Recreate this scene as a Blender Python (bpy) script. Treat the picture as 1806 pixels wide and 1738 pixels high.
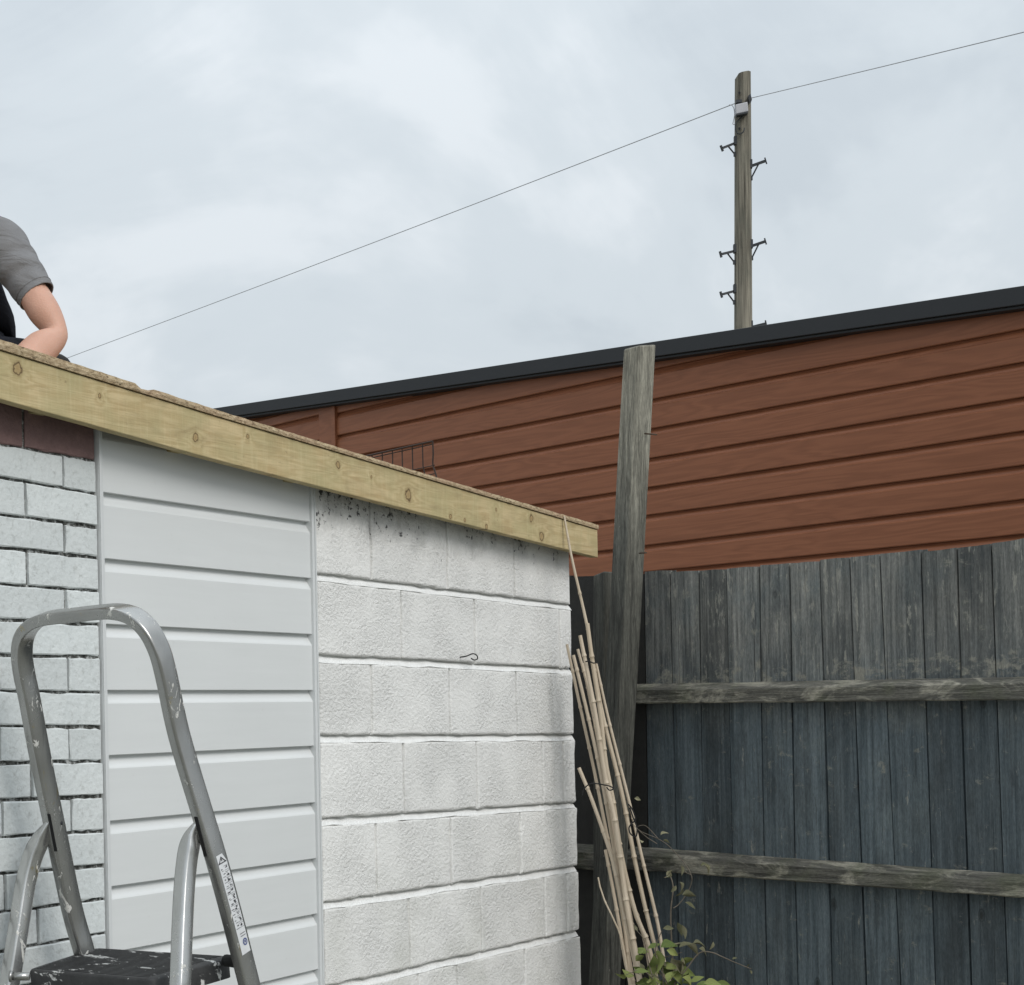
import bpy, bmesh, math, random
from mathutils import Vector, Matrix, noise
random.seed(7)
for o in list(bpy.data.objects): bpy.data.objects.remove(o)
SC = bpy.context.scene
COL = SC.collection

# ------------------------------------------------------------------ camera
F, CX, CY, ROLL, EYE = 3550.0, 903.0, 1290.0, 0.020, 1.55
CAM = Vector((0, 0, EYE))
RV = Vector((math.cos(ROLL), 0, -math.sin(ROLL)))
UV = Vector((math.sin(ROLL), 0, math.cos(ROLL)))
FV = Vector((0, 1, 0))
cam = bpy.data.cameras.new('camera')
camo = bpy.data.objects.new('camera', cam); COL.objects.link(camo)
camo.matrix_world = Matrix(((RV.x, UV.x, 0, 0), (0, 0, -1, 0), (RV.z, UV.z, 0, EYE), (0, 0, 0, 1)))
cam.sensor_width = 36; cam.sensor_fit = 'HORIZONTAL'
cam.lens = 36 * F / 1806
cam.shift_y = (CY - 869) / 1806
cam.clip_end = 3000
SC.camera = camo

# ------------------------------------------------------------------ world, sun, exposure
SUN_EL, SUN_AZ = math.radians(38), math.radians(138)      # azimuth clockwise from +Y
w = bpy.data.worlds.new('World'); SC.world = w; w.use_nodes = True
nt = w.node_tree; nt.nodes.clear()
def node(nt, typ, props=None, **ins):
    n = nt.nodes.new('ShaderNode' + typ)
    for k, v in (props or {}).items(): setattr(n, k, v)
    for k, v in ins.items():
        k = k.replace('_', ' ')
        s = n.inputs[int(k[1:])] if k[0] == 'i' and k[1:].isdigit() else n.inputs[k]
        if isinstance(v, bpy.types.NodeSocket): nt.links.new(v, s)
        else: s.default_value = v
    return n
def ramp(nt, fac, stops, interp='LINEAR'):
    r = nt.nodes.new('ShaderNodeValToRGB'); r.color_ramp.interpolation = interp
    el = r.color_ramp.elements
    while len(el) < len(stops): el.new(0.5)
    for e, (p, c) in zip(el, stops):
        e.position = p
        e.color = (c, c, c, 1) if isinstance(c, (int, float)) else (*c, 1)
    nt.links.new(fac, r.inputs[0]); return r.outputs[0]
def mix(nt, fac, a, b, mode='MIX'):
    n = nt.nodes.new('ShaderNodeMix'); n.data_type = 'RGBA'; n.blend_type = mode
    for s, v in ((n.inputs[0], fac), (n.inputs[6], a), (n.inputs[7], b)):
        if isinstance(v, bpy.types.NodeSocket): nt.links.new(v, s)
        elif s.type == 'RGBA': s.default_value = (*v[:3], 1) if not isinstance(v, (int, float)) else (v, v, v, 1)
        else: s.default_value = v
    return n.outputs[2]
def M(nt, op, a, b=0.0, c=0.0):
    n = nt.nodes.new('ShaderNodeMath'); n.operation = op
    for s, v in zip(n.inputs, (a, b, c)):
        if isinstance(v, bpy.types.NodeSocket): nt.links.new(v, s)
        else: s.default_value = v
    return n.outputs[0]
sky = node(nt, 'TexSky', dict(sky_type='NISHITA', sun_disc=False, sun_elevation=SUN_EL, sun_rotation=SUN_AZ, dust_density=4.0))
tc = node(nt, 'TexCoord')
mp = node(nt, 'Mapping', Vector=tc.outputs['Generated'], Scale=(1, 1, 1.5), Location=(0.35, 0.1, 0.2))
n1 = node(nt, 'TexNoise', Vector=mp.outputs[0], Scale=3.6, Detail=6, Roughness=0.55, Distortion=0.7)
n2 = node(nt, 'TexNoise', Vector=mp.outputs[0], Scale=13, Detail=4, Roughness=0.5, Distortion=0.3)
fac = M(nt, 'ADD', M(nt, 'MULTIPLY', n1.outputs[0], 0.75), M(nt, 'MULTIPLY', n2.outputs[0], 0.25))
cl = ramp(nt, fac, [(0.38, (5.65, 6.25, 6.75)), (0.5, (6.4, 7.0, 7.45)), (0.61, (7.4, 7.9, 8.3))], 'EASE')
sk = mix(nt, 0.94, sky.outputs[0], cl)
# plain overcast dome: a little brighter towards the zenith, as every overcast sky is
sep = node(nt, 'SeparateXYZ', Vector=tc.outputs['Generated'])
zp_ = M(nt, 'MAXIMUM', sep.outputs[2], 0.0)
zen = M(nt, 'MULTIPLY_ADD', M(nt, 'MULTIPLY', zp_, zp_), 1.45, 1.0)
vs = node(nt, 'VectorMath', dict(operation='SCALE')); nt.links.new(sk, vs.inputs[0]); nt.links.new(zen, vs.inputs['Scale'])
bg = node(nt, 'Background', Color=vs.outputs[0], Strength=0.1)
node(nt, 'OutputWorld', Surface=bg.outputs[0])
sun = bpy.data.lights.new('sun', 'SUN'); sun.energy = 1.5; sun.angle = math.radians(28); sun.color = (1, 0.97, 0.93)
suno = bpy.data.objects.new('sun', sun); COL.objects.link(suno)
sd = Vector((math.sin(SUN_AZ) * math.cos(SUN_EL), math.cos(SUN_AZ) * math.cos(SUN_EL), math.sin(SUN_EL)))
suno.rotation_euler = sd.to_track_quat('Z', 'Y').to_euler()
vs_ = SC.view_settings
vs_.view_transform = 'Standard'; vs_.look = 'None'; vs_.gamma = 1; vs_.exposure = 0.0; vs_.use_curve_mapping = False
SC.render.engine = 'CYCLES'
SC.render.resolution_x = 1024; SC.render.resolution_y = 985

# ------------------------------------------------------------------ helpers
def ray(px, py):
    return RV * ((px - CX) / F) + UV * ((CY - py) / F) + FV
def at(px, py, d):
    return CAM + ray(px, py) * d
def onplane(px, py, p0, n):
    r = ray(px, py); return CAM + r * ((p0 - CAM).dot(n) / r.dot(n))
class Plane:
    """vertical plane through the point seen at (px, horizon) at depth d, running towards vanishing column vx"""
    def __init__(s, px, d, vx):
        s.o = at(px, CY, d); s.o.z = 0
        s.u = Vector((vx - CX, F, 0)).normalized()
        if s.u.x < 0: s.u = -s.u
        s.n = Vector((s.u.y, -s.u.x, 0))
        if s.n.dot(CAM - s.o) < 0: s.n = -s.n
    def sz(s, px, py, off=0.0):
        p = onplane(px, py, s.o + s.n * off, s.n)
        return (p - s.o).dot(s.u), p.z
    def p(s, a, z, off=0.0):
        q = s.o + s.u * a + s.n * off
        return Vector((q.x, q.y, z))
    def line(s, p1, p2, off=0.0):
        a, za = s.sz(*p1, off); b, zb = s.sz(*p2, off)
        return lambda t: za + (zb - za) * (t - a) / (b - a)

def obj(name, verts, faces, mat=None, parent=None, smooth=False, bevel=0, kind=None):
    me = bpy.data.meshes.new(name)
    me.from_pydata([tuple(v) for v in verts], [], faces); me.update()
    bm = bmesh.new(); bm.from_mesh(me); bmesh.ops.recalc_face_normals(bm, faces=bm.faces); bm.to_mesh(me); bm.free()
    return link(name, me, mat, parent, smooth, bevel, kind)
def link(name, me, mat=None, parent=None, smooth=False, bevel=0, kind=None):
    o = bpy.data.objects.new(name, me); COL.objects.link(o)
    if mat: me.materials.append(mat)
    if smooth: me.polygons.foreach_set('use_smooth', [True] * len(me.polygons))
    if parent is not None:
        o.parent = parent
        if parent.type == 'EMPTY': o.matrix_parent_inverse = Matrix.Translation(-parent.location)
    if bevel:
        b = o.modifiers.new('bevel', 'BEVEL'); b.width = bevel; b.segments = 2; b.limit_method = 'ANGLE'; b.angle_limit = 0.6
    if kind: o['kind'] = kind
    return o
def thing(name, loc, label, cat, group=None):
    o = bpy.data.objects.new(name, None); COL.objects.link(o); o.location = loc; o.empty_display_size = 0.1
    tag(o, label, cat, group); return o
def tag(o, label, cat, group=None):
    o['label'] = label; o['category'] = cat
    if group: o['group'] = group
    return o
def prism(P, poly, o0, o1):
    """(s,z) polygon extruded from offset o0 to o1"""
    n = len(poly)
    v = [P.p(a, z, o0) for a, z in poly] + [P.p(a, z, o1) for a, z in poly]
    f = [tuple(range(n)), tuple(range(n, 2 * n))] + [(i, (i + 1) % n, n + (i + 1) % n, n + i) for i in range(n)]
    return v, f
def join(*vf):
    V, Fc = [], []
    for v, f in vf:
        k = len(V); V += list(v); Fc += [tuple(i + k for i in q) for q in f]
    return V, Fc
def extr(P, prof, s0, s1, zf0=0, zf1=0, close=True):
    """profile [(z,off)] swept from s0 to s1; zf shift per end"""
    n = len(prof)
    v = [P.p(s0, z + zf0, o) for z, o in prof] + [P.p(s1, z + zf1, o) for z, o in prof]
    f = [(i, (i + 1) % n, n + (i + 1) % n, n + i) for i in range(n)] + [tuple(range(n)), tuple(range(n, 2 * n))]
    return v, f
def boxv(c, ax, ay, az):
    v = [c + ax * i + ay * j + az * k for i in (-1, 1) for j in (-1, 1) for k in (-1, 1)]
    return v, [(0, 1, 3, 2), (4, 5, 7, 6), (0, 1, 5, 4), (2, 3, 7, 6), (0, 2, 6, 4), (1, 3, 7, 5)]
def smoothpath(pts, k=4):
    """Catmull-Rom through points (tuples of any length)"""
    P = [Vector(p) if len(p) <= 4 else p for p in pts]
    out = []
    for i in range(len(P) - 1):
        a, b, c, d = P[max(i - 1, 0)], P[i], P[i + 1], P[min(i + 2, len(P) - 1)]
        for j in range(k):
            t = j / k
            out.append(0.5 * ((2 * b) + (c - a) * t + (2 * a - 5 * b + 4 * c - d) * t * t + (3 * b - a - 3 * c + d) * t ** 3))
    out.append(P[-1]); return out
def tube(pts, rad, n=8, cap=True):
    """round tube, rad number or list"""
    pts = [Vector(p) for p in pts]
    if not isinstance(rad, (list, tuple)): rad = [rad] * len(pts)
    V, Fc = [], []
    t0 = (pts[1] - pts[0]).normalized()
    x = t0.orthogonal().normalized()
    for i, p in enumerate(pts):
        t = (pts[min(i + 1, len(pts) - 1)] - pts[max(i - 1, 0)]).normalized()
        x = (x - t * x.dot(t)).normalized(); y = t.cross(x)
        for k in range(n):
            a = 2 * math.pi * k / n
            V.append(p + (x * math.cos(a) + y * math.sin(a)) * rad[i])
    for i in range(len(pts) - 1):
        for k in range(n):
            Fc.append((i * n + k, i * n + (k + 1) % n, (i + 1) * n + (k + 1) % n, (i + 1) * n + k))
    if cap: Fc += [tuple(range(n)), tuple(range((len(pts) - 1) * n, len(pts) * n))]
    return V, Fc
def sweep(pts, N, sec, scale=None):
    """section [(a,b)] swept: a along N (fixed), b along N x tangent"""
    V, Fc, n = [], [], len(sec)
    for i, p in enumerate(pts):
        t = (pts[min(i + 1, len(pts) - 1)] - pts[max(i - 1, 0)]).normalized()
        b = N.cross(t).normalized(); nn = t.cross(b)
        sa, sb = scale[i] if scale else (1, 1)
        V += [p + nn * a * sa + b * c * sb for a, c in sec]
    for i in range(len(pts) - 1):
        for k in range(n):
            Fc.append((i * n + k, i * n + (k + 1) % n, (i + 1) * n + (k + 1) % n, (i + 1) * n + k))
    Fc += [tuple(range(n)), tuple(range((len(pts) - 1) * n, len(pts) * n))]
    return V, Fc
def rrect(a, b, r, k=3):
    out = []
    for cx, cy, a0 in ((a - r, b - r, 0), (-a + r, b - r, 90), (-a + r, -b + r, 180), (a - r, -b + r, 270)):
        for j in range(k + 1):
            t = math.radians(a0 + 90 * j / k); out.append((cx + r * math.cos(t), cy + r * math.sin(t)))
    return out
def rough_piece(P, quad, ob, of, nx, nz, edge, rnd, jit, bump, seed):
    """stone/brick/block: quad=(s,z) bl,br,tr,tl; front face with softened ragged edges"""
    bl, br, tr, tl = [Vector(q) for q in quad]
    W = (br - bl).length; H = (tl - bl).length
    def ticks(n, L):
        e = min(edge / L, 0.12); f = e * 1.7; return [0, e, f] + [f + (1 - 2 * f) * i / n for i in range(1, n)] + [1 - f, 1 - e, 1]
    tx, tz = ticks(nx, W), ticks(nz, H)
    V = []; m = len(tx); q = len(tz)
    for j, b in enumerate(tz):
        for i, a in enumerate(tx):
            c = (bl * (1 - a) + br * a) * (1 - b) + (tl * (1 - a) + tr * a) * b
            bd = (i in (0, m - 1)) + (j in (0, q - 1))
            s, z = c; v3 = Vector((s * 23 + seed, z * 23, seed * 1.7))
            if bd:
                s += jit * noise.noise(v3 * 2.2) ; z += jit * noise.noise(v3 * 2.2 + Vector((9, 3, 1)))
            o = of + bump * noise.noise(v3) - (rnd if bd == 1 else rnd * 1.7 if bd else 0)
            V.append(P.p(s, z, o))
    Fc = [(j * m + i, j * m + i + 1, (j + 1) * m + i + 1, (j + 1) * m + i) for j in range(q - 1) for i in range(m - 1)]
    ring = [i for i in range(m)] + [j * m + m - 1 for j in range(1, q)] + [(q - 1) * m + i for i in range(m - 2, -1, -1)] + [j * m for j in range(q - 2, 0, -1)]
    k = len(V)
    back = P.n * (ob - of)
    V += [V[i] + back for i in ring]
    L = len(ring)
    Fc += [(ring[i], ring[(i + 1) % L], k + (i + 1) % L, k + i) for i in range(L)]
    return V, Fc

# ------------------------------------------------------------------ materials
def newmat(name):
    m = bpy.data.materials.new(name); m.use_nodes = True
    nt = m.node_tree; nt.nodes.clear()
    out = nt.nodes.new('ShaderNodeOutputMaterial')
    b = nt.nodes.new('ShaderNodeBsdfPrincipled'); nt.links.new(b.outputs[0], out.inputs[0])
    tc = nt.nodes.new('ShaderNodeTexCoord')
    return m, nt, b, tc.outputs['Object']
def setc(nt, b, col=None, rough=None, bump=None, bs=0.5, bd=0.01, metal=None, spec=None):
    def s(sock, v):
        if isinstance(v, bpy.types.NodeSocket): nt.links.new(v, sock)
        else: sock.default_value = (*v, 1) if isinstance(v, tuple) and len(v) == 3 else v
    if col is not None: s(b.inputs['Base Color'], col)
    if rough is not None: s(b.inputs['Roughness'], rough)
    if metal is not None: s(b.inputs['Metallic'], metal)
    if spec is not None: s(b.inputs['Specular IOR Level'], spec)
    if bump is not None:
        n = node(nt, 'Bump', Height=bump, Strength=bs, Distance=bd); nt.links.new(n.outputs[0], b.inputs['Normal'])
def nz(nt, vec, scale, detail=4, rough=0.5, dist=0.0, out=0):
    return node(nt, 'TexNoise', Vector=vec, Scale=scale, Detail=detail, Roughness=rough, Distortion=dist).outputs[out]
def mapped(nt, vec, rotz=0.0, scale=(1, 1, 1), roty=0.0):
    if rotz or roty: vec = node(nt, 'Mapping', Vector=vec, Rotation=(0, roty, rotz)).outputs[0]
    return node(nt, 'Mapping', Vector=vec, Scale=scale).outputs[0]
def rnd(nt): return node(nt, 'ObjectInfo').outputs['Random']
def scol(nt, col, fac):
    """colour socket times scalar socket"""
    n = node(nt, 'VectorMath', dict(operation='SCALE'))
    if isinstance(col, bpy.types.NodeSocket): nt.links.new(col, n.inputs[0])
    else: n.inputs[0].default_value = col
    nt.links.new(fac, n.inputs['Scale']); return n.outputs[0]
def plain(name, col, rough=0.6, var=0.15, scale=20, metal=0.0, bump=0.15, bd=0.003):
    m, nt, b, v = newmat(name)
    n = nz(nt, v, scale, 5)
    f = M(nt, 'MULTIPLY_ADD', n, var * 2, 1 - var)
    setc(nt, b, scol(nt, col, f), rough, nz(nt, v, scale * 6, 3), bump, bd, metal)
    return m
WANG = None
def m_blockpaint():
    m, nt, b, v = newmat('white_masonry_paint')
    big = nz(nt, v, 3.0, 4); fine = nz(nt, mapped(nt, v, scale=(1, 1, 1.35)), 92, 4, 0.7, 0.0)
    base = mix(nt, big, (0.77, 0.763, 0.74), (0.84, 0.833, 0.81))
    pits = ramp(nt, nz(nt, v, 120, 3, 0.6, 0.3), [(0.27, 1.0), (0.36, 0.0)])
    base = mix(nt, M(nt, 'MULTIPLY', pits, 0.15), base, (0.3, 0.3, 0.28))
    sp = node(nt, 'SeparateXYZ', Vector=v)
    hi = node(nt, 'MapRange', Value=sp.outputs[2], From_Min=1.98, From_Max=2.24).outputs[0]
    d1 = nz(nt, v, 9, 5, 0.65); d2 = nz(nt, v, 42, 4, 0.7)
    dirt = M(nt, 'MULTIPLY', ramp(nt, M(nt, 'ADD', M(nt, 'MULTIPLY', d1, 0.6), M(nt, 'MULTIPLY', hi, 0.30)), [(0.44, 0.0), (0.66, 1.0)]), 0.7)
    base = mix(nt, dirt, base, (0.30, 0.30, 0.29))
    speck = ramp(nt, M(nt, 'ADD', M(nt, 'MULTIPLY', d2, 0.8), M(nt, 'MULTIPLY', M(nt, 'MULTIPLY', hi, d1), 0.42)), [(0.62, 0.0), (0.665, 0.95)])
    base = mix(nt, speck, base, (0.05, 0.05, 0.048))
    lo = node(nt, 'MapRange', Value=sp.outputs[2], From_Min=1.35, From_Max=0.9).outputs[0]
    g = M(nt, 'MULTIPLY', ramp(nt, nz(nt, v, 5, 5, 0.6), [(0.45, 0.0), (0.7, 1.0)]), M(nt, 'MULTIPLY', lo, 0.28))
    base = mix(nt, g, base, (0.42, 0.43, 0.36))
    vor = node(nt, 'TexVoronoi', dict(feature='SMOOTH_F1'), Vector=v, Scale=75, Smoothness=0.6, Randomness=1.0).outputs[0]
    h = M(nt, 'ADD', M(nt, 'MULTIPLY', fine, 1.0), M(nt, 'MULTIPLY', vor, 0.25))
    rr_ = rnd(nt)
    base = scol(nt, base, M(nt, 'MULTIPLY_ADD', rr_, 0.07, 0.945))
    patch = ramp(nt, nz(nt, v, 6.5, 4, 0.6), [(0.36, 0.45), (0.62, 1.15)])
    h = M(nt, 'MULTIPLY', M(nt, 'SUBTRACT', h, 0.62), patch)
    setc(nt, b, base, 0.75, h, 0.7, 0.013, spec=0.25)
    return m
def m_brickpaint():
    m, nt, b, v = newmat('painted_brick')
    r = rnd(nt)
    big = nz(nt, v, 7, 5, 0.6)
    base = mix(nt, big, (0.53, 0.565, 0.565), (0.68, 0.705, 0.70))
    base = scol(nt, base, M(nt, 'MULTIPLY_ADD', r, 0.14, 0.93))
    d = ramp(nt, nz(nt, v, 60, 5, 0.7), [(0.54, 0.0), (0.70, 1.0)])
    base = mix(nt, M(nt, 'MULTIPLY', d, 0.38), base, (0.23, 0.23, 0.21))
    h = M(nt, 'ADD', nz(nt, v, 70, 5, 0.6), M(nt, 'MULTIPLY', nz(nt, v, 20, 3), 0.8))
    setc(nt, b, base, 0.65, h, 0.5, 0.006, spec=0.3); return m
def m_dirtymortar():
    m, nt, b, v = newmat('dirty_mortar')
    n = nz(nt, v, 55, 5, 0.7, 0.4)
    base = ramp(nt, n, [(0.40, (0.03, 0.03, 0.027)), (0.52, (0.14, 0.14, 0.13)), (0.62, (0.52, 0.53, 0.52))])
    setc(nt, b, base, 0.9, nz(nt, v, 110, 4, 0.7), 0.8, 0.01); return m
def m_barebrick():
    m, nt, b, v = newmat('unpainted_brick')
    base = mix(nt, nz(nt, v, 25, 5, 0.7), (0.10, 0.06, 0.058), (0.26, 0.16, 0.15))
    setc(nt, b, base, 0.85, nz(nt, v, 90, 5, 0.7), 0.6, 0.006); return m
def m_upvc(name, col):
    m, nt, b, v = newmat(name)
    mv = mapped(nt, v, scale=(3, 3, 40))
    n = nz(nt, mv, 1.2, 5, 0.6); g = nz(nt, v, 2.0, 4)
    f = M(nt, 'ADD', M(nt, 'MULTIPLY_ADD', n, 0.07, 0.93), M(nt, 'MULTIPLY_ADD', g, 0.12, -0.06))
    d = ramp(nt, nz(nt, v, 30, 6, 0.75), [(0.63, 0.0), (0.75, 1.0)])
    c = mix(nt, M(nt, 'MULTIPLY', d, 0.18), scol(nt, col, f), (0.42, 0.41, 0.37))
    setc(nt, b, c, 0.42, n, 0.12, 0.002, spec=0.4); return m
def m_fascia(P, knots):
    m, nt, b, v = newmat('treated_softwood')
    ang = math.atan2(P.u.y, P.u.x)
    rv = node(nt, 'Mapping', Vector=v, Rotation=(0, 0, -ang)).outputs[0]     # x along the board
    sp = node(nt, 'SeparateXYZ', Vector=rv)
    fl = node(nt, 'CombineXYZ', X=sp.outputs[0], Y=0.0, Z=sp.outputs[2]).outputs[0]
    dmin = None
    for (kp, r) in knots:
        q = Matrix.Rotation(-ang, 3, 'Z') @ kp
        sub = node(nt, 'VectorMath', dict(operation='SUBTRACT'), i0=fl, i1=(q.x, 0, q.z)).outputs[0]
        sc = node(nt, 'VectorMath', dict(operation='MULTIPLY'), i0=sub, i1=(0.9 / (r * 0.85), 0, 0.85 / (r * 0.85))).outputs[0]
        ln = node(nt, 'VectorMath', dict(operation='LENGTH'), i0=sc).outputs['Value']
        dmin = ln if dmin is None else M(nt, 'SMOOTH_MIN', dmin, ln, 0.6)
    dmin = M(nt, 'ADD', dmin, M(nt, 'MULTIPLY_ADD', nz(nt, fl, 48, 4), 1.9, -0.95))
    bulge = M(nt, 'POWER', 2.718, M(nt, 'MULTIPLY', dmin, -0.45))
    wv = node(nt, 'Mapping', Vector=fl, Scale=(1.1, 1, 14)).outputs[0]
    wn = nz(nt, wv, 1.4, 3, 0.5, 0.4)
    grain = M(nt, 'SINE', M(nt, 'ADD', M(nt, 'MULTIPLY', wn, 46), M(nt, 'MULTIPLY', bulge, 20)))
    g01 = M(nt, 'MULTIPLY_ADD', grain, 0.5, 0.5)
    streak = nz(nt, node(nt, 'Mapping', Vector=fl, Scale=(4, 1, 120)).outputs[0], 2.0, 4, 0.6)
    blot = nz(nt, fl, 7, 5, 0.65); saw = nz(nt, node(nt, 'Mapping', Vector=fl, Scale=(90, 1, 6)).outputs[0], 1.0, 3, 0.6)
    c = mix(nt, M(nt, 'MULTIPLY', g01, 0.6), (0.55, 0.435, 0.25), (0.37, 0.265, 0.125))
    c = mix(nt, ramp(nt, blot, [(0.36, 0.0), (0.64, 0.85)]), c, (0.40, 0.345, 0.185))
    c = mix(nt, ramp(nt, streak, [(0.5, 0.0), (0.75, 0.4)]), c, (0.27, 0.20, 0.10))
    spk = ramp(nt, nz(nt, node(nt, 'Mapping', Vector=fl, Scale=(30, 1, 70)).outputs[0], 1.0, 4, 0.7), [(0.64, 0.0), (0.70, 0.7)])
    c = mix(nt, spk, c, (0.20, 0.15, 0.08))
    c = mix(nt, ramp(nt, saw, [(0.5, 0.0), (0.75, 0.35)]), c, (0.58, 0.51, 0.31))
    c = mix(nt, ramp(nt, nz(nt, node(nt, 'Mapping', Vector=fl, Scale=(5, 1, 16)).outputs[0], 1.0, 5, 0.65, 0.6), [(0.50, 0.0), (0.70, 0.55)]), c, (0.29, 0.225, 0.12))
    kn = ramp(nt, M(nt, 'MULTIPLY', dmin, 0.5), [(0.0, (0.30, 0.20, 0.09)), (0.30, (0.36, 0.26, 0.13)), (0.42, (0.07, 0.042, 0.022)), (0.50, (0.27, 0.20, 0.10)), (0.8, (0.36, 0.28, 0.14))])
    kf = ramp(nt, M(nt, 'MULTIPLY', dmin, 0.5), [(0.0, 0.9), (0.44, 0.95), (0.60, 0.55), (1.0, 0.0)])
    c = mix(nt, kf, c, kn)
    h = M(nt, 'ADD', M(nt, 'MULTIPLY', streak, 0.7), M(nt, 'MULTIPLY', saw, 0.6))
    setc(nt, b, c, 0.8, h, 0.35, 0.004, spec=0.2); return m
def m_osb():
    m, nt, b, v = newmat('chipboard_edge')
    mv = mapped(nt, v, scale=(1, 1, 2.2))
    n = nz(nt, mv, 60, 5, 0.7, 0.5); n2 = nz(nt, v, 9, 4)
    c = ramp(nt, n, [(0.32, (0.07, 0.045, 0.028)), (0.44, (0.36, 0.27, 0.155)), (0.66, (0.58, 0.47, 0.31))])
    c = mix(nt, M(nt, 'MULTIPLY', ramp(nt, n2, [(0.4, 0.0), (0.7, 1.0)]), 0.5), c, (0.36, 0.22, 0.14))
    setc(nt, b, c, 0.9, n, 0.9, 0.008); return m
def m_fence():
    m, nt, b, v = newmat('weathered_fence_paint')
    r = rnd(nt)
    off = node(nt, 'CombineXYZ', X=M(nt, 'MULTIPLY', r, 31.0), Y=M(nt, 'MULTIPLY', r, 17.0), Z=M(nt, 'MULTIPLY', r, 9.0)).outputs[0]
    vv = node(nt, 'VectorMath', dict(operation='ADD'), i0=v, i1=off).outputs[0]
    st = nz(nt, mapped(nt, vv, scale=(60, 60, 2.0)), 1.0, 5, 0.65, 0.5)
    st2 = nz(nt, mapped(nt, vv, scale=(150, 150, 5)), 1.0, 4, 0.6, 0.2)
    blot = nz(nt, vv, 6, 5, 0.6)
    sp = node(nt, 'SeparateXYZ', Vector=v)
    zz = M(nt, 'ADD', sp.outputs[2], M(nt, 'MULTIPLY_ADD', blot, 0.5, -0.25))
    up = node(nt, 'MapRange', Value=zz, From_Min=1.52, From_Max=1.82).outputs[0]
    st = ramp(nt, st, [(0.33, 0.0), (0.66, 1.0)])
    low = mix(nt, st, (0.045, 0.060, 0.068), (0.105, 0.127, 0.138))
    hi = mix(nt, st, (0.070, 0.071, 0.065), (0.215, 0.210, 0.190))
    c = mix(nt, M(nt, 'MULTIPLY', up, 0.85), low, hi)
    c = mix(nt, ramp(nt, blot, [(0.5, 0.0), (0.7, 0.6)]), c, (0.10, 0.118, 0.12))
    c = mix(nt, ramp(nt, nz(nt, mapped(nt, vv, scale=(11, 11, 3.5)), 1.0, 5, 0.65), [(0.48, 0.0), (0.66, 0.65)]), c, (0.038, 0.045, 0.048))
    c = scol(nt, c, M(nt, 'MULTIPLY_ADD', r, 0.6, 0.75))
    # bare patches and flecks where the coating has gone, thickest towards the tops
    fl = nz(nt, mapped(nt, vv, scale=(34, 34, 8)), 1.0, 6, 0.72, 0.15)
    bare = ramp(nt, M(nt, 'ADD', fl, M(nt, 'MULTIPLY', up, 0.06)), [(0.635, 0.0), (0.70, 1.0)])
    c = mix(nt, M(nt, 'MULTIPLY', bare, 0.75), c, (0.30, 0.29, 0.25))
    wr1 = node(nt, 'MapRange', Value=M(nt, 'ABSOLUTE', M(nt, 'SUBTRACT', sp.outputs[2], 1.715)), From_Min=0.075, From_Max=0.0).outputs[0]
    wr2 = node(nt, 'MapRange', Value=M(nt, 'ABSOLUTE', M(nt, 'SUBTRACT', sp.outputs[2], 2.16)), From_Min=0.12, From_Max=0.0).outputs[0]
    wn = nz(nt, mapped(nt, vv, scale=(13, 13, 22)), 1.0, 6, 0.75, 0.0)
    wear = ramp(nt, M(nt, 'ADD', wn, M(nt, 'MULTIPLY', M(nt, 'ADD', wr1, M(nt, 'MULTIPLY', wr2, 0.6)), 0.15)), [(0.60, 0.0), (0.72, 0.85)])
    c = mix(nt, wear, c, (0.25, 0.24, 0.20))
    c = mix(nt, ramp(nt, st2, [(0.28, 0.6), (0.42, 0.0)]), c, (0.028, 0.03, 0.03))
    crack = ramp(nt, nz(nt, mapped(nt, vv, scale=(70, 70, 1.2)), 1.0, 3, 0.5, 1.0), [(0.27, 1.0), (0.33, 0.0)])
    c = mix(nt, M(nt, 'MULTIPLY', crack, 0.75), c, (0.015, 0.016, 0.016))
    vor = node(nt, 'TexVoronoi', Vector=mapped(nt, vv, scale=(5.2, 5.2, 3.0)), Scale=1.0).outputs['Distance']
    kn = ramp(nt, vor, [(0.03, 0.8), (0.045, 0.35), (0.055, 0.7), (0.075, 0.0)])
    c = mix(nt, kn, c, (0.022, 0.024, 0.024))
    c = scol(nt, c, M(nt, 'MULTIPLY_ADD', nz(nt, mapped(nt, vv, scale=(1, 1, 0.3)), 210, 3, 0.7), 1.3, 0.35))
    h = M(nt, 'ADD', M(nt, 'MULTIPLY', st, 0.8), M(nt, 'ADD', M(nt, 'MULTIPLY', st2, 0.5), M(nt, 'MULTIPLY', crack, -1.0)))
    setc(nt, b, c, 0.75, h, 0.55, 0.004, spec=0.3); return m
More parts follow.
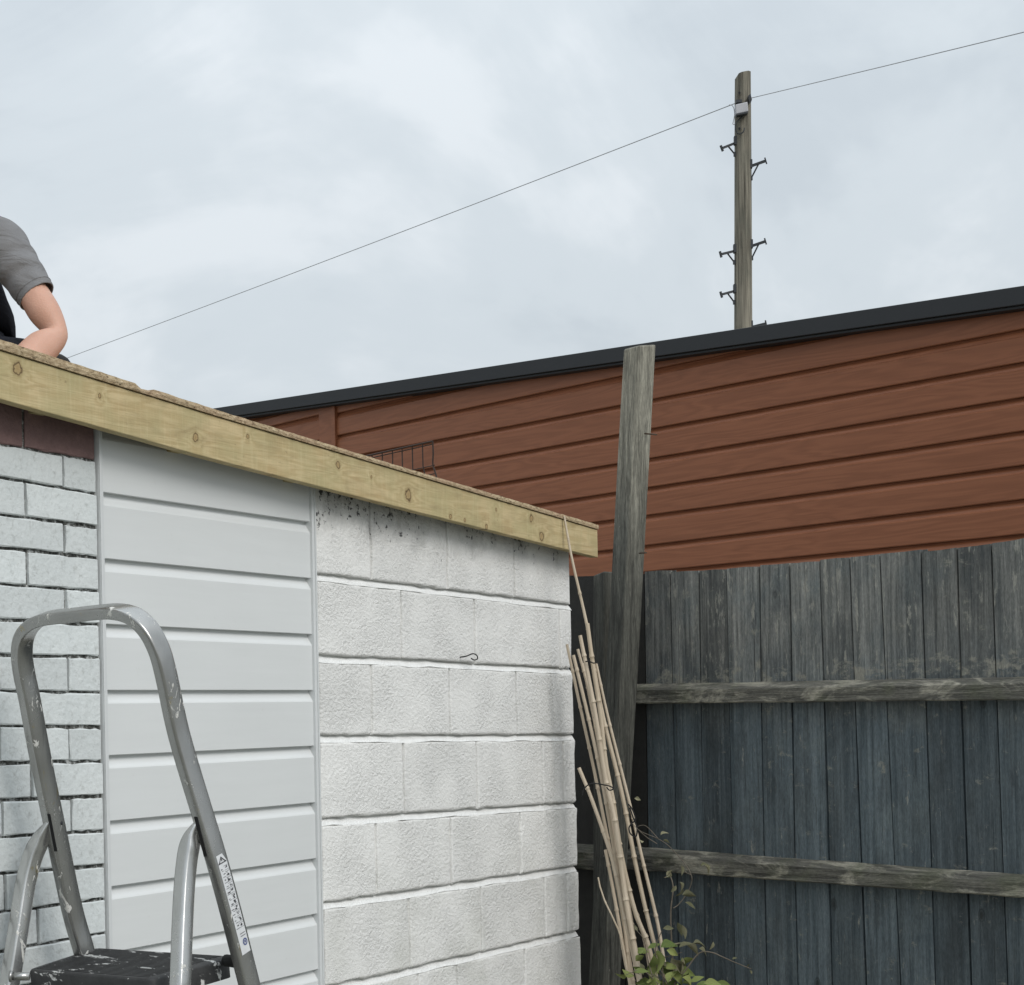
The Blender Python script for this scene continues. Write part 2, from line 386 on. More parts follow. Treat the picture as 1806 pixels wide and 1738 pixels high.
def m_rail(ang):
    m, nt, b, v = newmat('weathered_rail')
    rv = mapped(nt, v, rotz=-ang, scale=(1, 1, 1))
    st = nz(nt, node(nt, 'Mapping', Vector=rv, Scale=(3, 60, 60)).outputs[0], 1.0, 5, 0.65, 0.6)
    bl = nz(nt, node(nt, 'Mapping', Vector=rv, Scale=(5, 16, 16)).outputs[0], 1.0, 6, 0.7, 0.7)
    st = ramp(nt, st, [(0.3, 0.0), (0.7, 1.0)])
    c = mix(nt, st, (0.035, 0.035, 0.031), (0.17, 0.162, 0.138))
    c = mix(nt, ramp(nt, bl, [(0.50, 0.0), (0.62, 0.8)]), c, (0.34, 0.32, 0.26))
    c = mix(nt, ramp(nt, nz(nt, v, 9, 4), [(0.5, 0.0), (0.7, 0.35)]), c, (0.10, 0.11, 0.06))
    c = scol(nt, c, M(nt, 'MULTIPLY_ADD', nz(nt, node(nt, 'Mapping', Vector=rv, Scale=(0.25, 1, 1)).outputs[0], 230, 3, 0.7), 1.6, 0.2))
    setc(nt, b, c, 0.85, M(nt, 'ADD', st, M(nt, 'MULTIPLY', bl, 0.5)), 0.6, 0.005, spec=0.2); return m
def m_post():
    m, nt, b, v = newmat('weathered_post')
    st = nz(nt, mapped(nt, v, scale=(75, 75, 2.2)), 1.0, 5, 0.65, 0.6)
    bl = nz(nt, mapped(nt, v, scale=(14, 14, 5)), 1.0, 5, 0.6)
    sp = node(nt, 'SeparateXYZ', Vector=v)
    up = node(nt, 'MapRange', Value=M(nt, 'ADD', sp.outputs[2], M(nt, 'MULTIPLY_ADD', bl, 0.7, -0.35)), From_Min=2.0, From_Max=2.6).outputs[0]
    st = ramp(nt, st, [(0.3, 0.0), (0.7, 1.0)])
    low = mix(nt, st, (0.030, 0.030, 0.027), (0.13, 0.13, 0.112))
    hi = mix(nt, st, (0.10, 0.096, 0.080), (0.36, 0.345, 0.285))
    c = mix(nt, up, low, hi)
    c = mix(nt, ramp(nt, bl, [(0.55, 0.0), (0.75, 0.6)]), c, (0.045, 0.047, 0.042))
    c = mix(nt, ramp(nt, nz(nt, mapped(nt, v, scale=(40, 40, 9)), 1.0, 6, 0.7, 0.8), [(0.66, 0.0), (0.72, 0.7)]), c, (0.36, 0.35, 0.29))
    c = scol(nt, c, M(nt, 'MULTIPLY_ADD', nz(nt, mapped(nt, v, scale=(1, 1, 0.15)), 240, 3, 0.7), 1.6, 0.2))
    setc(nt, b, c, 0.85, st, 0.6, 0.005, spec=0.2); return m
def m_pole():
    m, nt, b, v = newmat('pole_timber')
    st = nz(nt, mapped(nt, v, scale=(40, 40, 1.2)), 1.0, 5, 0.65, 0.5)
    c = mix(nt, ramp(nt, st, [(0.3, 0.0), (0.7, 1.0)]), (0.035, 0.032, 0.026), (0.30, 0.275, 0.22))
    c = mix(nt, ramp(nt, nz(nt, mapped(nt, v, scale=(8, 8, 3)), 1.0, 5), [(0.5, 0.0), (0.7, 0.5)]), c, (0.10, 0.105, 0.085))
    setc(nt, b, c, 0.85, st, 0.7, 0.01, spec=0.2); return m
def m_brown(ang):
    m, nt, b, v = newmat('rosewood_foil')
    r = rnd(nt)
    rv = mapped(nt, v, rotz=-ang)
    off = node(nt, 'CombineXYZ', X=M(nt, 'MULTIPLY', r, 40.0), Y=0.0, Z=M(nt, 'MULTIPLY', r, 3.0)).outputs[0]
    vv = node(nt, 'VectorMath', dict(operation='ADD'), i0=rv, i1=off).outputs[0]
    st = nz(nt, node(nt, 'Mapping', Vector=vv, Scale=(3.0, 90, 90)).outputs[0], 1.0, 4, 0.6, 0.3)
    wn = nz(nt, node(nt, 'Mapping', Vector=vv, Scale=(0.8, 9, 9)).outputs[0], 1.0, 3, 0.5, 0.5)
    gr = M(nt, 'MULTIPLY_ADD', M(nt, 'SINE', M(nt, 'MULTIPLY', wn, 60.0)), 0.5, 0.5)
    f = M(nt, 'ADD', M(nt, 'MULTIPLY', st, 0.7), M(nt, 'MULTIPLY', gr, 0.3))
    c = mix(nt, f, (0.185, 0.066, 0.030), (0.31, 0.118, 0.057))
    setc(nt, b, c, 0.42, f, 0.10, 0.002, spec=0.25); return m
def m_alu(ca=(0.26, 0.257, 0.245), cb=(0.48, 0.478, 0.465)):
    m, nt, b, v = newmat('worn_aluminium')
    n = nz(nt, v, 9, 5, 0.6); sc = nz(nt, mapped(nt, v, scale=(50, 50, 4)), 1.0, 4, 0.6)
    c = mix(nt, n, ca, cb)
    pt = ramp(nt, nz(nt, mapped(nt, v, scale=(30, 30, 14)), 1.0, 5, 0.7, 0.6), [(0.62, 0.0), (0.645, 1.0)])
    pt2 = ramp(nt, nz(nt, mapped(nt, v, scale=(22, 22, 9)), 1.3, 5, 0.7, 0.3), [(0.65, 0.0), (0.68, 1.0)])
    c = mix(nt, pt, c, (0.62, 0.61, 0.57)); c = mix(nt, M(nt, 'MULTIPLY', pt2, 0.7), c, (0.42, 0.34, 0.16))
    me = M(nt, 'MULTIPLY_ADD', pt, -0.8, 0.85)
    ro = M(nt, 'ADD', M(nt, 'MULTIPLY_ADD', n, 0.2, 0.16), M(nt, 'MULTIPLY', pt, 0.3))
    setc(nt, b, c, ro, M(nt, 'ADD', sc, pt), 0.25, 0.002, metal=me); return m
def m_platform():
    m, nt, b, v = newmat('black_platform_plastic')
    rv = mapped(nt, v, rotz=0.62)
    rib = node(nt, 'TexWave', dict(wave_type='BANDS', bands_direction='Y'), Vector=rv, Scale=26, Distortion=0.6, Detail=2).outputs['Fac']
    n = nz(nt, v, 30, 5, 0.7)
    c = mix(nt, n, (0.010, 0.010, 0.011), (0.06, 0.06, 0.06))
    sm = nz(nt, node(nt, 'Mapping', Vector=rv, Scale=(12, 34, 20)).outputs[0], 1.0, 5, 0.68, 0.4)
    c = mix(nt, ramp(nt, sm, [(0.60, 0.0), (0.63, 0.9)]), c, (0.62, 0.62, 0.6))
    c = mix(nt, ramp(nt, nz(nt, v, 95, 3, 0.6), [(0.68, 0.0), (0.72, 0.8)]), c, (0.5, 0.5, 0.48))
    setc(nt, b, c, 0.55, n, 0.4, 0.004, spec=0.4); return m
def m_bamboo():
    m, nt, b, v = newmat('dry_bamboo')
    r = rnd(nt)
    st = nz(nt, mapped(nt, v, scale=(120, 120, 3)), 1.0, 4, 0.6)
    bl = nz(nt, v, 8, 4)
    c = mix(nt, bl, (0.44, 0.36, 0.255), (0.63, 0.55, 0.44))
    c = mix(nt, M(nt, 'MULTIPLY', st, 0.5), c, (0.30, 0.22, 0.12))
    c = mix(nt, M(nt, 'MULTIPLY', r, 0.45), c, (0.56, 0.47, 0.38))
    setc(nt, b, c, 0.5, st, 0.3, 0.002); return m
def m_leaf(name, ca, cb):
    m, nt, b, v = newmat(name)
    r = rnd(nt)
    c = mix(nt, r, ca, cb)
    c = mix(nt, ramp(nt, nz(nt, v, 60, 4), [(0.5, 0.0), (0.8, 0.6)]), c, (0.20, 0.20, 0.12))
    setc(nt, b, c, 0.65, nz(nt, v, 120, 2), 0.3, 0.002, spec=0.2)
    b.inputs['Subsurface Weight'].default_value = 0.05
    return m
def m_skin():
    m, nt, b, v = newmat('skin')
    c = mix(nt, nz(nt, v, 14, 4), (0.43, 0.225, 0.155), (0.57, 0.335, 0.245))
    c = mix(nt, ramp(nt, nz(nt, v, 260, 3), [(0.55, 0.0), (0.75, 0.25)]), c, (0.42, 0.19, 0.12))
    setc(nt, b, c, 0.55, M(nt, 'ADD', nz(nt, v, 220, 3), nz(nt, v, 28, 3)), 0.3, 0.004)
    b.inputs['Subsurface Weight'].default_value = 0.12; b.inputs['Subsurface Radius'].default_value = (0.02, 0.008, 0.005)
    return m
def m_cloth(name, ca, cb):
    m, nt, b, v = newmat(name)
    c = mix(nt, nz(nt, v, 24, 5, 0.6), ca, cb)
    we = nz(nt, v, 500, 2); fo = nz(nt, mapped(nt, v, scale=(9, 9, 22)), 1.0, 3, 0.5, 0.8)
    setc(nt, b, c, 0.95, M(nt, 'ADD', M(nt, 'MULTIPLY', we, 0.08), fo), 0.6, 0.03, spec=0.1); return m
def m_ground():
    m, nt, b, v = newmat('garden_ground')
    n = nz(nt, v, 1.5, 6, 0.6); n2 = nz(nt, v, 40, 5, 0.7)
    c = mix(nt, n, (0.16, 0.155, 0.14), (0.26, 0.25, 0.23)); c = mix(nt, M(nt, 'MULTIPLY', n2, 0.5), c, (0.10, 0.12, 0.06))
    setc(nt, b, c, 0.95, n2, 0.6, 0.02); return m

# ------------------------------------------------------------------ ground
R = 1500
g = obj('ground', [(-R, -R, 0), (R, -R, 0), (R, R, 0), (-R, R, 0)], [(0, 1, 2, 3)], m_ground()); g['kind'] = 'structure'

# ================================================================== GARAGE (blocks, bricks, cladding, fascia, roof)
WP = Plane(568, 5.512, 2767)
gar = thing('garage', WP.p(0, 0), 'white painted garage with brick, plastic cladding and concrete block wall under a bare timber fascia', 'garage')
MB, MBR, MMO, MBARE = m_blockpaint(), m_brickpaint(), m_dirtymortar(), m_barebrick()
MWH = m_upvc('white_upvc', (0.66, 0.675, 0.672)); MWT = m_upvc('white_upvc_trim', (0.62, 0.635, 0.635))
DARK = plain('dark_void', (0.012, 0.012, 0.012), 0.9)
# ---- block wall
JR = [((560, 880 - 10), (1003, 962)), ((560, 1017), (1007, 1071)), ((561.5, 1160.5), (1008, 1184)), ((564.5, 1303), (1012, 1300.5)),
      ((567, 1450), (1013.7, 1420)), ((573, 1598), (1016.5, 1532)), ((577, 1746), (1019.4, 1646)), ((581, 1896), (1024, 1762))]
JL = [WP.line(a, b) for a, b in JR]
j0 = JL[0]; JL[0] = lambda t: j0(t) + 0.06
VJ = [[655, 789, 907], [709, 838, 988], [657, 794, 912], [713, 842, 957.5, 995], [664, 796, 919], [723, 849, 962, 1002], [739, 808, 927]]
sL = lambda y: WP.sz(556 + (y - 870) * 18 / 868, y)[0]
sR = lambda y: WP.sz(1004 + (y - 985) * 22 / 753, y)[0]
s_r = sR(1300)
zl = lambda i, t: JL[i](t)
G = 0.0103
quads = []
for i in range(7):
    ym = (JR[i][0][1] + JR[i + 1][0][1]) / 2
    xs = [sL(ym)] + [WP.sz(x, (JR[i][0][1] + JR[i + 1][0][1] + JR[i][1][1] + JR[i + 1][1][1]) / 4)[0] for x in VJ[i]] + [sR((JR[i][1][1] + JR[i + 1][1][1]) / 2)]
    for k in range(len(xs) - 1):
        a = xs[k] + (0.0042 if k else 0.002); b = xs[k + 1] - (0.0042 if k < len(xs) - 2 else 0)
        quads.append((i, a, b))
S0, S1 = sL(1300), s_r
back = prism(WP, [(S0 - 0.01, 0), (S1 - 0.02, 0), (S1 - 0.02, 2.27), (S0 - 0.01, 2.27)], -0.22, -0.0195)
strips = []
for i in range(1, 8):
    prof = []
    n = 26
    V = []
    for k in range(n + 1):
        t = S0 - 0.006 + (S1 - S0 + 0.004) * k / n; z = JL[i](t)
        w1 = 0.0055 * noise.noise(Vector((t * 9, i * 3.1, 0)))
        V += [WP.p(t, z + G + 0.006, -0.02), WP.p(t, z + G - 0.002 + w1, -0.015), WP.p(t, z + G * 0.1 + w1, -0.008), WP.p(t, z - G - 0.001 + w1, 0.0002), WP.p(t, z - G - 0.006, -0.02)]
    Fc = [(k * 5 + j, k * 5 + j + 1, (k + 1) * 5 + j + 1, (k + 1) * 5 + j) for k in range(n) for j in range(4)]
    strips.append((V, Fc))
bw = obj('block_wall', *back, MB, gar)
MJ = plain('thick_joint_paint', (0.77, 0.77, 0.755), 0.7, 0.12, 26, 0.0, 0.6, 0.008)
for st_ in strips: obj('mortar_joint', *st_, MJ, bw)
for i, a, b in quads:
    if b < S1 - 0.01:
        z0, z1 = zl(i + 1, b) + G, zl(i, b) - G
        obj('mortar_joint', *prism(WP, [(b - 0.004, z0), (b + 0.011, z0), (b + 0.011, z1), (b - 0.004, z1)], -0.02, -0.0075 + 0.003 * noise.noise(Vector((b * 9, z0 * 5, 0)))), MB, bw)
for q, (i, a, b) in enumerate(quads):
    V, Fc = rough_piece(WP, [(a, zl(i + 1, a) + G), (b, zl(i + 1, b) + G), (b, zl(i, b) - G), (a, zl(i, a) - G)], -0.1, 0.0, 9, 5, 0.005, 0.0028, 0.006, 0.0035, q)
    obj('block', V, Fc, MB, bw, smooth=True)
# plain lower courses below the frame
for i in range(3):
    for k in range(3):
        a = S0 + 0.01 + k * 0.44; b = min(a + 0.433, S1)
        z1 = min(JL[7](a), JL[7](b)) - 0.01 - i * 0.225 - G; z0 = max(z1 - 0.207, 0.0)
        if z1 - z0 > 0.03:
            V, Fc = rough_piece(WP, [(a, z0), (b, z0), (b, z1), (a, z1)], -0.1, 0.0, 4, 3, 0.01, 0.006, 0.005, 0.004, 60 + i * 3 + k)
            obj('block', V, Fc, MB, bw, smooth=True)
# ---- brick wall
BR = [(705, 742), (782.7, 812.6), (841.5, 872), (907, 930.5), (966, 984), (1030, 1042), (1093.5, 1102), (1156, 1159.5), (1218, 1221.6), (1280, 1283.6), (1347, 1343),
      (1412.7, 1405.5), (1476, 1467), (1541, 1528.7), (1609, 1587), (1679, 1648), (1748, 1712), (1818, 1776)]
BL = [WP.line((0, a), (172, b)) for a, b in BR]
BJ = [45, 112, 46, 114, 50, 117, 52, 121, 54, 123, 57, 127, 62, 131, 68, 134, 72]
bs1 = lambda y: WP.sz(171 + (y - 760) * 19 / 920, y)[0] - 0.004
BS0 = WP.sz(0, 1250)[0] - 1.1
brw = obj('brick_wall', *prism(WP, [(BS0, 0), (bs1(1250) + 0.008, 0), (bs1(1250) + 0.004, 2.30), (BS0, 2.30)], -0.22, -0.009), MMO, gar)
LEN = 0.229
hid = []
for i in range(len(BR) - 1):
    y = (BR[i][0] + BR[i + 1][0]) / 2
    e = bs1(y); j = WP.sz(BJ[i], y)[0]
    edges = [e, j]
    while edges[-1] > BS0: edges.append(edges[-1] - LEN + random.uniform(-0.004, 0.004))
    g2 = 0.0038
    for k in range(len(edges) - 1):
        b, a = edges[k] - (0.0048 if k else 0.001), edges[k + 1] + 0.0048
        if a < BS0: continue
        jz = random.uniform(-0.0015, 0.0015)
        V, Fc = rough_piece(WP, [(a, BL[i + 1](a) + g2 + jz), (b, BL[i + 1](b) + g2 + jz), (b, BL[i](b) - g2), (a, BL[i](a) - g2)], -0.08,
                            random.uniform(-0.002, 0.002) - (0.004 if i == 0 else 0), 7, 2, 0.0022, 0.0022, 0.0036, 0.0007, i * 17 + k)
        o = obj('brick', V, Fc, MBARE if i == 0 else MBR, brw, smooth=False)
        if i == 0: o['label'] = 'bare dark red brick of the unpainted top course'
# ---- plastic cladding between brick and block
PH = WP
GL = [((178, 751), (545.5, 821)), ((179.4, 867.4), (546.5, 920.5)), ((182, 984.6), (548, 1020)), ((184.7, 1100.6), (551, 1119)), ((188, 1217.8), (552, 1217.8)), ((190, 1333), (554, 1316)),
      ((193, 1449), (555.4, 1416)), ((195, 1564.7), (558, 1514.6)), ((197, 1681), (561, 1612)), ((199, 1797), (563, 1710)), ((201, 1913), (566, 1808))]
GZ = [WP.line(a, b) for a, b in GL]
la = lambda z: 0
c0 = WP.sz(181, 1217)[0]; c1 = WP.sz(557.5, 1217)[0]
cp = obj('cladding_panel', *prism(WP, [(c0 - 0.015, 0), (c1 + 0.005, 0), (c1 + 0.005, 2.28), (c0 - 0.015, 2.28)], -0.2, -0.045), MWT, gar)
def clad_board(P, s0, s1, z0a, z0b, z1a, z1b, off, bevh, depth, lip, bead=0.0):
    """one shiplap board; bottom line z0 (a,b ends), top line z1"""
    V = []
    for s, z0, z1 in ((s0, z0a, z1a), (s1, z0b, z1b)):
        for z, o in ((z0 + 0.001, off - depth), (z0, off - 0.002), (z0 + lip, off), (z1 - bevh - 0.003, off), (z1 - bevh, off - bead * 0.1), (z1 - bevh * 0.86, off - depth * 0.13 - bead * 1.4), (z1 - bevh * 0.58, off - depth * 0.5), (z1 - bevh * 0.22, off - depth * 0.93), (z1 - 0.001, off - depth * 0.97), (z1 + 0.012, off - depth * 0.97), (z1 + 0.012, off - depth - 0.004)):
            V.append(P.p(s, z, o))
    n = len(V) // 2
    return V, [(i, (i + 1) % n, n + (i + 1) % n, n + i) for i in range(n)] + [tuple(range(n)), tuple(range(n, 2 * n))]
for i in range(len(GL) - 1):
    a, b = c0 + 0.004, c1 - 0.004
    V, Fc = clad_board(WP, a, b, GZ[i + 1](a), GZ[i + 1](b), GZ[i](a), GZ[i](b), -0.004, 0.031, 0.0155, 0.0015)
    obj('cladding_board', V, Fc, MWH, cp)
b_ = min(GZ[-1](c0), GZ[-1](c1))
for i in range(5):
    z1 = b_ - i * 0.152
    if z1 > 0.16:
        V, Fc = clad_board(WP, c0 + 0.004, c1 - 0.004, z1 - 0.152, z1 - 0.152, z1, z1, -0.004, 0.031, 0.0155, 0.0015)
        obj('cladding_board', V, Fc, MWH, cp)
for (xt, xb, yt, yb, w0) in ((170.5, 190.0, 760, 1700, 0.0155), (547, 563.5, 850, 1738, 0.0165)):
    a, za = WP.sz(xt, yt); b, zb = WP.sz(xb, yb)
    ln = lambda z: a + (b - a) * (z - za) / (zb - za)
    ts = 2.28
    V, Fc = prism(WP, [(ln(0), 0.0), (ln(0) + w0, 0.0), (ln(ts) + w0, ts), (ln(ts), ts)], -0.03, 0.004)
    V2, F2 = prism(WP, [(ln(0) + (0.0 if xt < 300 else w0 - 0.006), 0.0), (ln(0) + (0.006 if xt < 300 else w0), 0.0), (ln(ts) + (0.006 if xt < 300 else w0), ts), (ln(ts) + (0.0 if xt < 300 else w0 - 0.006), ts)], 0.004, 0.007)
    obj('edge_trim', *join((V, Fc), (V2, F2)), MWT, cp, bevel=0.0015)
# ---- fascia and roof deck
FO = 0.075
KN = [(32, 650, .014), (176, 698, .006), (345, 773, .011), (437, 770, .006), (596, 820, .010), (720, 873, .016), (795, 911, .008), (858, 930, .009), (820, 918, .006), (937, 915, .012), (955, 946, .016), (875, 900, .006), (655, 842, .005)]
fk = []
for x, y, r in KN:
    s, z = WP.sz(x, y, FO); fk.append((WP.p(s, z, FO), r))
MF, MO = m_fascia(WP, fk), m_osb()
def fline(pts):
    L = [WP.sz(x, y, FO) for x, y in pts]
    def f(s):
        for (a, za), (b, zb) in zip(L, L[1:]):
            if s <= b or (b, zb) == L[-1]: return za + (zb - za) * (s - a) / (b - a)
    return f
TOP = fline([(0, 618.5), (380, 735), (720, 836), (1054, 935)])
BOT = fline([(0, 704), (380, 811), (720, 899), (1054, 983.5)])
OST = fline([(0, 600), (380, 723.5), (720, 828), (1054, 926.5)])
fs1 = WP.sz(1054, 950, FO)[0]; fs0 = WP.sz(0, 650, FO)[0] - 1.15
n = 60; V = []
for k in range(n + 1):
    s = fs0 + (fs1 - fs0) * k / n
    wob = 0.0012 * noise.noise(Vector((s * 14, 2, 0)))
    for z, o in ((BOT(s) + wob, FO - 0.028), (BOT(s) + wob, FO), (TOP(s), FO), (TOP(s), FO - 0.028)): V.append(WP.p(s, z, o))
Fc = [(k * 4 + j, k * 4 + (j + 1) % 4, (k + 1) * 4 + (j + 1) % 4, (k + 1) * 4 + j) for k in range(n) for j in range(4)] + [(0, 1, 2, 3), tuple(n * 4 + j for j in range(4))]
fas = obj('fascia_board', V, Fc, MF, gar, bevel=0.002)
# roof deck sheet: ragged front edge slightly proud of the fascia
n = 170; V = []
for k in range(n + 1):
    s = fs0 + (fs1 - 0.002 - fs0) * k / n
    r1 = noise.noise(Vector((s * 40, 5, 0))); r2 = noise.noise(Vector((s * 55, 9, 0)))
    top = OST(s) + 0.0016 * r2 - (0.007 if abs(s - WP.sz(250, 690, FO)[0]) < 0.022 else 0)
    o = FO + 0.006 + 0.003 * r1
    for z, q in ((TOP(s) + 0.0015, o - 0.001), ((TOP(s) + top) / 2, o), (top, o - 0.002), (top, -3.2), (TOP(s) + 0.0015, -3.2)): V.append(WP.p(s, z, q))
Fc = [(k * 5 + j, k * 5 + (j + 1) % 5, (k + 1) * 5 + (j + 1) % 5, (k + 1) * 5 + j) for k in range(n) for j in range(5)] + [tuple(range(5)), tuple(n * 5 + j for j in range(5))]
obj('roof_deck', V, Fc, MO, gar)
# screw heads along the fascia
MST = plain('rusty_steel', (0.10, 0.07, 0.05), 0.6, 0.3, 40, 0.6)
# rear and side walls closing the garage
rw = []
for (a, b, o0, o1) in ((fs0 + 0.1, S1 - 0.02, -3.1, -2.9), (S1 - 0.22, S1 - 0.021, -2.9, -0.221), (fs0 + 0.1, fs0 + 0.3, -2.9, -0.221)):
    rw.append(prism(WP, [(a, 0), (b, 0), (b, 2.19 if b > 0 else 2.3), (a, 2.19 if a > -0.5 else 2.3)], o0, o1))
obj('rear_wall', *join(*rw), MB, gar)
# joists resting on the wall behind the fascia
for k in range(5):
    s = fs0 + 0.35 + k * 0.5
    if s < S1 - 0.1:
        z = BOT(s) + 0.012
        obj('joist', *prism(WP, [(s - 0.022, z), (s + 0.022, z), (s + 0.022, TOP(s + .022) - 0.003), (s - 0.022, TOP(s + .022) - 0.003)], -2.85, FO - 0.03), MF, gar)
# wire hook in the wall
hk = smoothpath([WP.p(*WP.sz(x, y), o) for x, y, o in ((812, 1160, -0.01), (812, 1158, 0.02), (819, 1154, 0.03), (826, 1157, 0.03), (827, 1163, 0.03), (821, 1165, 0.03), (816, 1162, 0.03))], 4)
obj('wall_hook', *tube(hk, 0.002, 6), DARK, gar)

# ================================================================== NEIGHBOUR'S BROWN OUTBUILDING
BP = Plane(1150, 10.5, -2196)
bang = math.atan2(BP.u.y, BP.u.x)
MBN = m_brown(bang)
MBK = plain('black_trim_metal', (0.011, 0.0125, 0.015), 0.6, 0.12, 14, 0.0, 0.1)
ob = thing('outbuilding', BP.p(0, 0), 'brown wood effect plank outbuilding with black roof edge behind the fence', 'outbuilding')
BG = [((597, 686), (1157, 591)), ((597, 728), (1157, 600.5)), ((597, 767.5), (1157, 650)), ((763, 777), (1806, 579.5)), ((1150.5, 755.3), (1806, 638)), ((1148, 807.6), (1806, 700)), ((1146, 859), (1806, 759.5)),
      ((1144, 908), (1806, 820)), ((1140, 961.7), (1806, 880)), ((1136, 1008.6), (1806, 941.6)), ((1136, 1058), (1806, 1001)), ((1136, 1108), (1806, 1061))]
BGZ = [BP.line(a, b) for a, b in BG]
BGZ[0] = lambda t: BGZ[1](t) + 0.152
bx0 = BP.sz(592, 760)[0]; bx1 = BP.sz(1806, 760)[0] + 1.6
tL = lambda: 0
BT = BP.line((438, 738), (1806, 548)); BTT = BP.line((385, 723.5), (1806, 510.5))
wl = prism(BP, [(bx0 - 1.4, 0), (bx1, 0), (bx1, BTT(bx1) - 0.05), (bx0 - 1.4, BTT(bx0 - 1.4) - 0.05)], -0.12, -0.032)
wall = obj('wall', *wl, MBN, ob)
def cut_board(z0, z1, s0, s1, bot_only=False):
    V, Fc = clad_board(BP, s0, s1, z0(s0), z0(s1), z1(s0), z1(s1), 0.0, 0.036, 0.022, 0.004, 0.0025)
    return V, Fc
def pitch_pieces(z0, z1, s0, s1):
    """trim a board under the sloping roof edge"""
    o = obj('cladding_board', *cut_board(z0, z1, s0, s1), MBN, wall)
    a, b = BP.p(s0, BT(s0) + 0.03, 0), BP.p(s1, BT(s1) + 0.03, 0)
    bm = bmesh.new(); bm.from_mesh(o.data)
    bmesh.ops.bisect_plane(bm, geom=bm.verts[:] + bm.edges[:] + bm.faces[:], plane_co=a, plane_no=BP.n.cross(b - a) * (1 if BP.n.cross(b - a).z > 0 else -1), clear_outer=True)
    bm.to_mesh(o.data); bm.free()
    if not o.data.polygons: bpy.data.objects.remove(o)
for i in range(len(BGZ) - 1):
    pitch_pieces(BGZ[i + 1], BGZ[i], bx0 + 0.002, bx1)
zb = min(BGZ[-1](bx0), BGZ[-1](bx1))
# left bay, its boards stop against the corner trim
lb0, lb1 = bx0 - 1.4, BP.sz(563, 760)[0]
LG = [((440, 738), (562, 705)), ((480, 751), (562, 731.5)), ((480, 796), (562, 776)), ((480, 842), (562, 823))]
LGZ = [BP.line(a, b) for a, b in LG]
for i in range(3):
    V, Fc = clad_board(BP, lb0, lb1, LGZ[i + 1](lb0), LGZ[i + 1](lb1), LGZ[i](lb0), LGZ[i](lb1), 0.0, 0.036, 0.022, 0.004, 0.0025)
    obj('cladding_board', V, Fc, MBN, wall)
a = BP.sz(564, 760)[0]; b = BP.sz(594, 760)[0]
t1 = prism(BP, [(a, 0), (b, 0), (b, BTT(b) - 0.06), (a, BTT(a) - 0.06)], -0.03, 0.006)
e1 = BP.sz(588, 760)[0]
t2 = prism(BP, [(e1, 0), (b + 0.002, 0), (b + 0.002, BTT(b) - 0.06), (e1, BTT(e1) - 0.06)], 0.006, 0.016)
obj('corner_trim', *join(t1, t2), MBN, ob, bevel=0.002)
q0, q1 = bx0 - 1.4, bx1
rt = prism(BP, [(q0, BT(q0) + 0.012), (q1, BT(q1) + 0.012), (q1, BTT(q1)), (q0, BTT(q0))], -0.10, 0.075)
rt2 = prism(BP, [(q0, BT(q0) - 0.002), (q1, BT(q1) - 0.002), (q1, BT(q1) + 0.012), (q0, BT(q0) + 0.012)], -0.10, 0.06)
obj('roof_edge_trim', *join(rt, rt2), MBK, ob, bevel=0.003)
# thin conduit line under the roof edge
rf = [BP.p(q0, BTT(q0) - 0.06, -0.1), BP.p(q1, BTT(q1) - 0.06, -0.1), BP.p(q1, BTT(q1) - 0.12, -3.6), BP.p(q0, BTT(q0) - 0.12, -3.6)]
obj('roof_sheet', rf + [v + Vector((0, 0, 0.03)) for v in rf], [(0, 1, 2, 3), (4, 5, 6, 7), (0, 1, 5, 4), (1, 2, 6, 5), (2, 3, 7, 6), (3, 0, 4, 7)], MBK, ob)
sw = [prism(BP, [(a_, 0), (b_, 0), (b_, BTT(b_) - 0.16), (a_, BTT(a_) - 0.16)], o0, o1) for a_, b_, o0, o1 in ((q0, q0 + 0.1, -3.4, -0.121), (q1 - 0.1, q1, -3.4, -0.121), (q0, q1, -3.5, -3.401))]
obj('rear_wall', *join(*sw), MBN, ob)

# ================================================================== FENCE
FP = Plane(1136, 7.3, -2100)
fang = math.atan2(FP.u.y, FP.u.x)
MSHD = plain('shaded_gap_timber', (0.022, 0.021, 0.018), 0.85, 0.5, 30, 0.0, 0.5)  # near-black board colour paints in the shade of the gap beside the garage
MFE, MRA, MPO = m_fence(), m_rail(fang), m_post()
fn = thing('fence', FP.p(0, 0), 'dark grey blue feather edge garden fence with two rails and leaning post', 'fence')
zx = lambda z: 1100 + z / 2.074
zy = lambda z: 900 + z / 2.074
EDG = [(75, 95), (170, 200), (275, 296), (378, 408), (497, 525), (605, 640), (717, 765), (828, 885), (940, 1012), (1092, 1140), (1222, 1270), (1348, 1405), (1475, 1535), (1602, 1665), (1730, 1795), (1857, 1925), (1985, 2055)]
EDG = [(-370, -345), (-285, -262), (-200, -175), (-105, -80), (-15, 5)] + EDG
tops = [(-400, 250), (75, 230), (370, 212), (600, 195), (830, 175), (1092, 148), (1345, 118), (1460, 100), (2100, 10)]
tl_ = [FP.sz(zx(x), zy(y)) for x, y in tops]
def ftop(s):
    for (a, za), (b, zb_) in zip(tl_, tl_[1:]):
        if s <= b or (b, zb_) == tl_[-1]: return za + (zb_ - za) * (s - a) / (b - a)
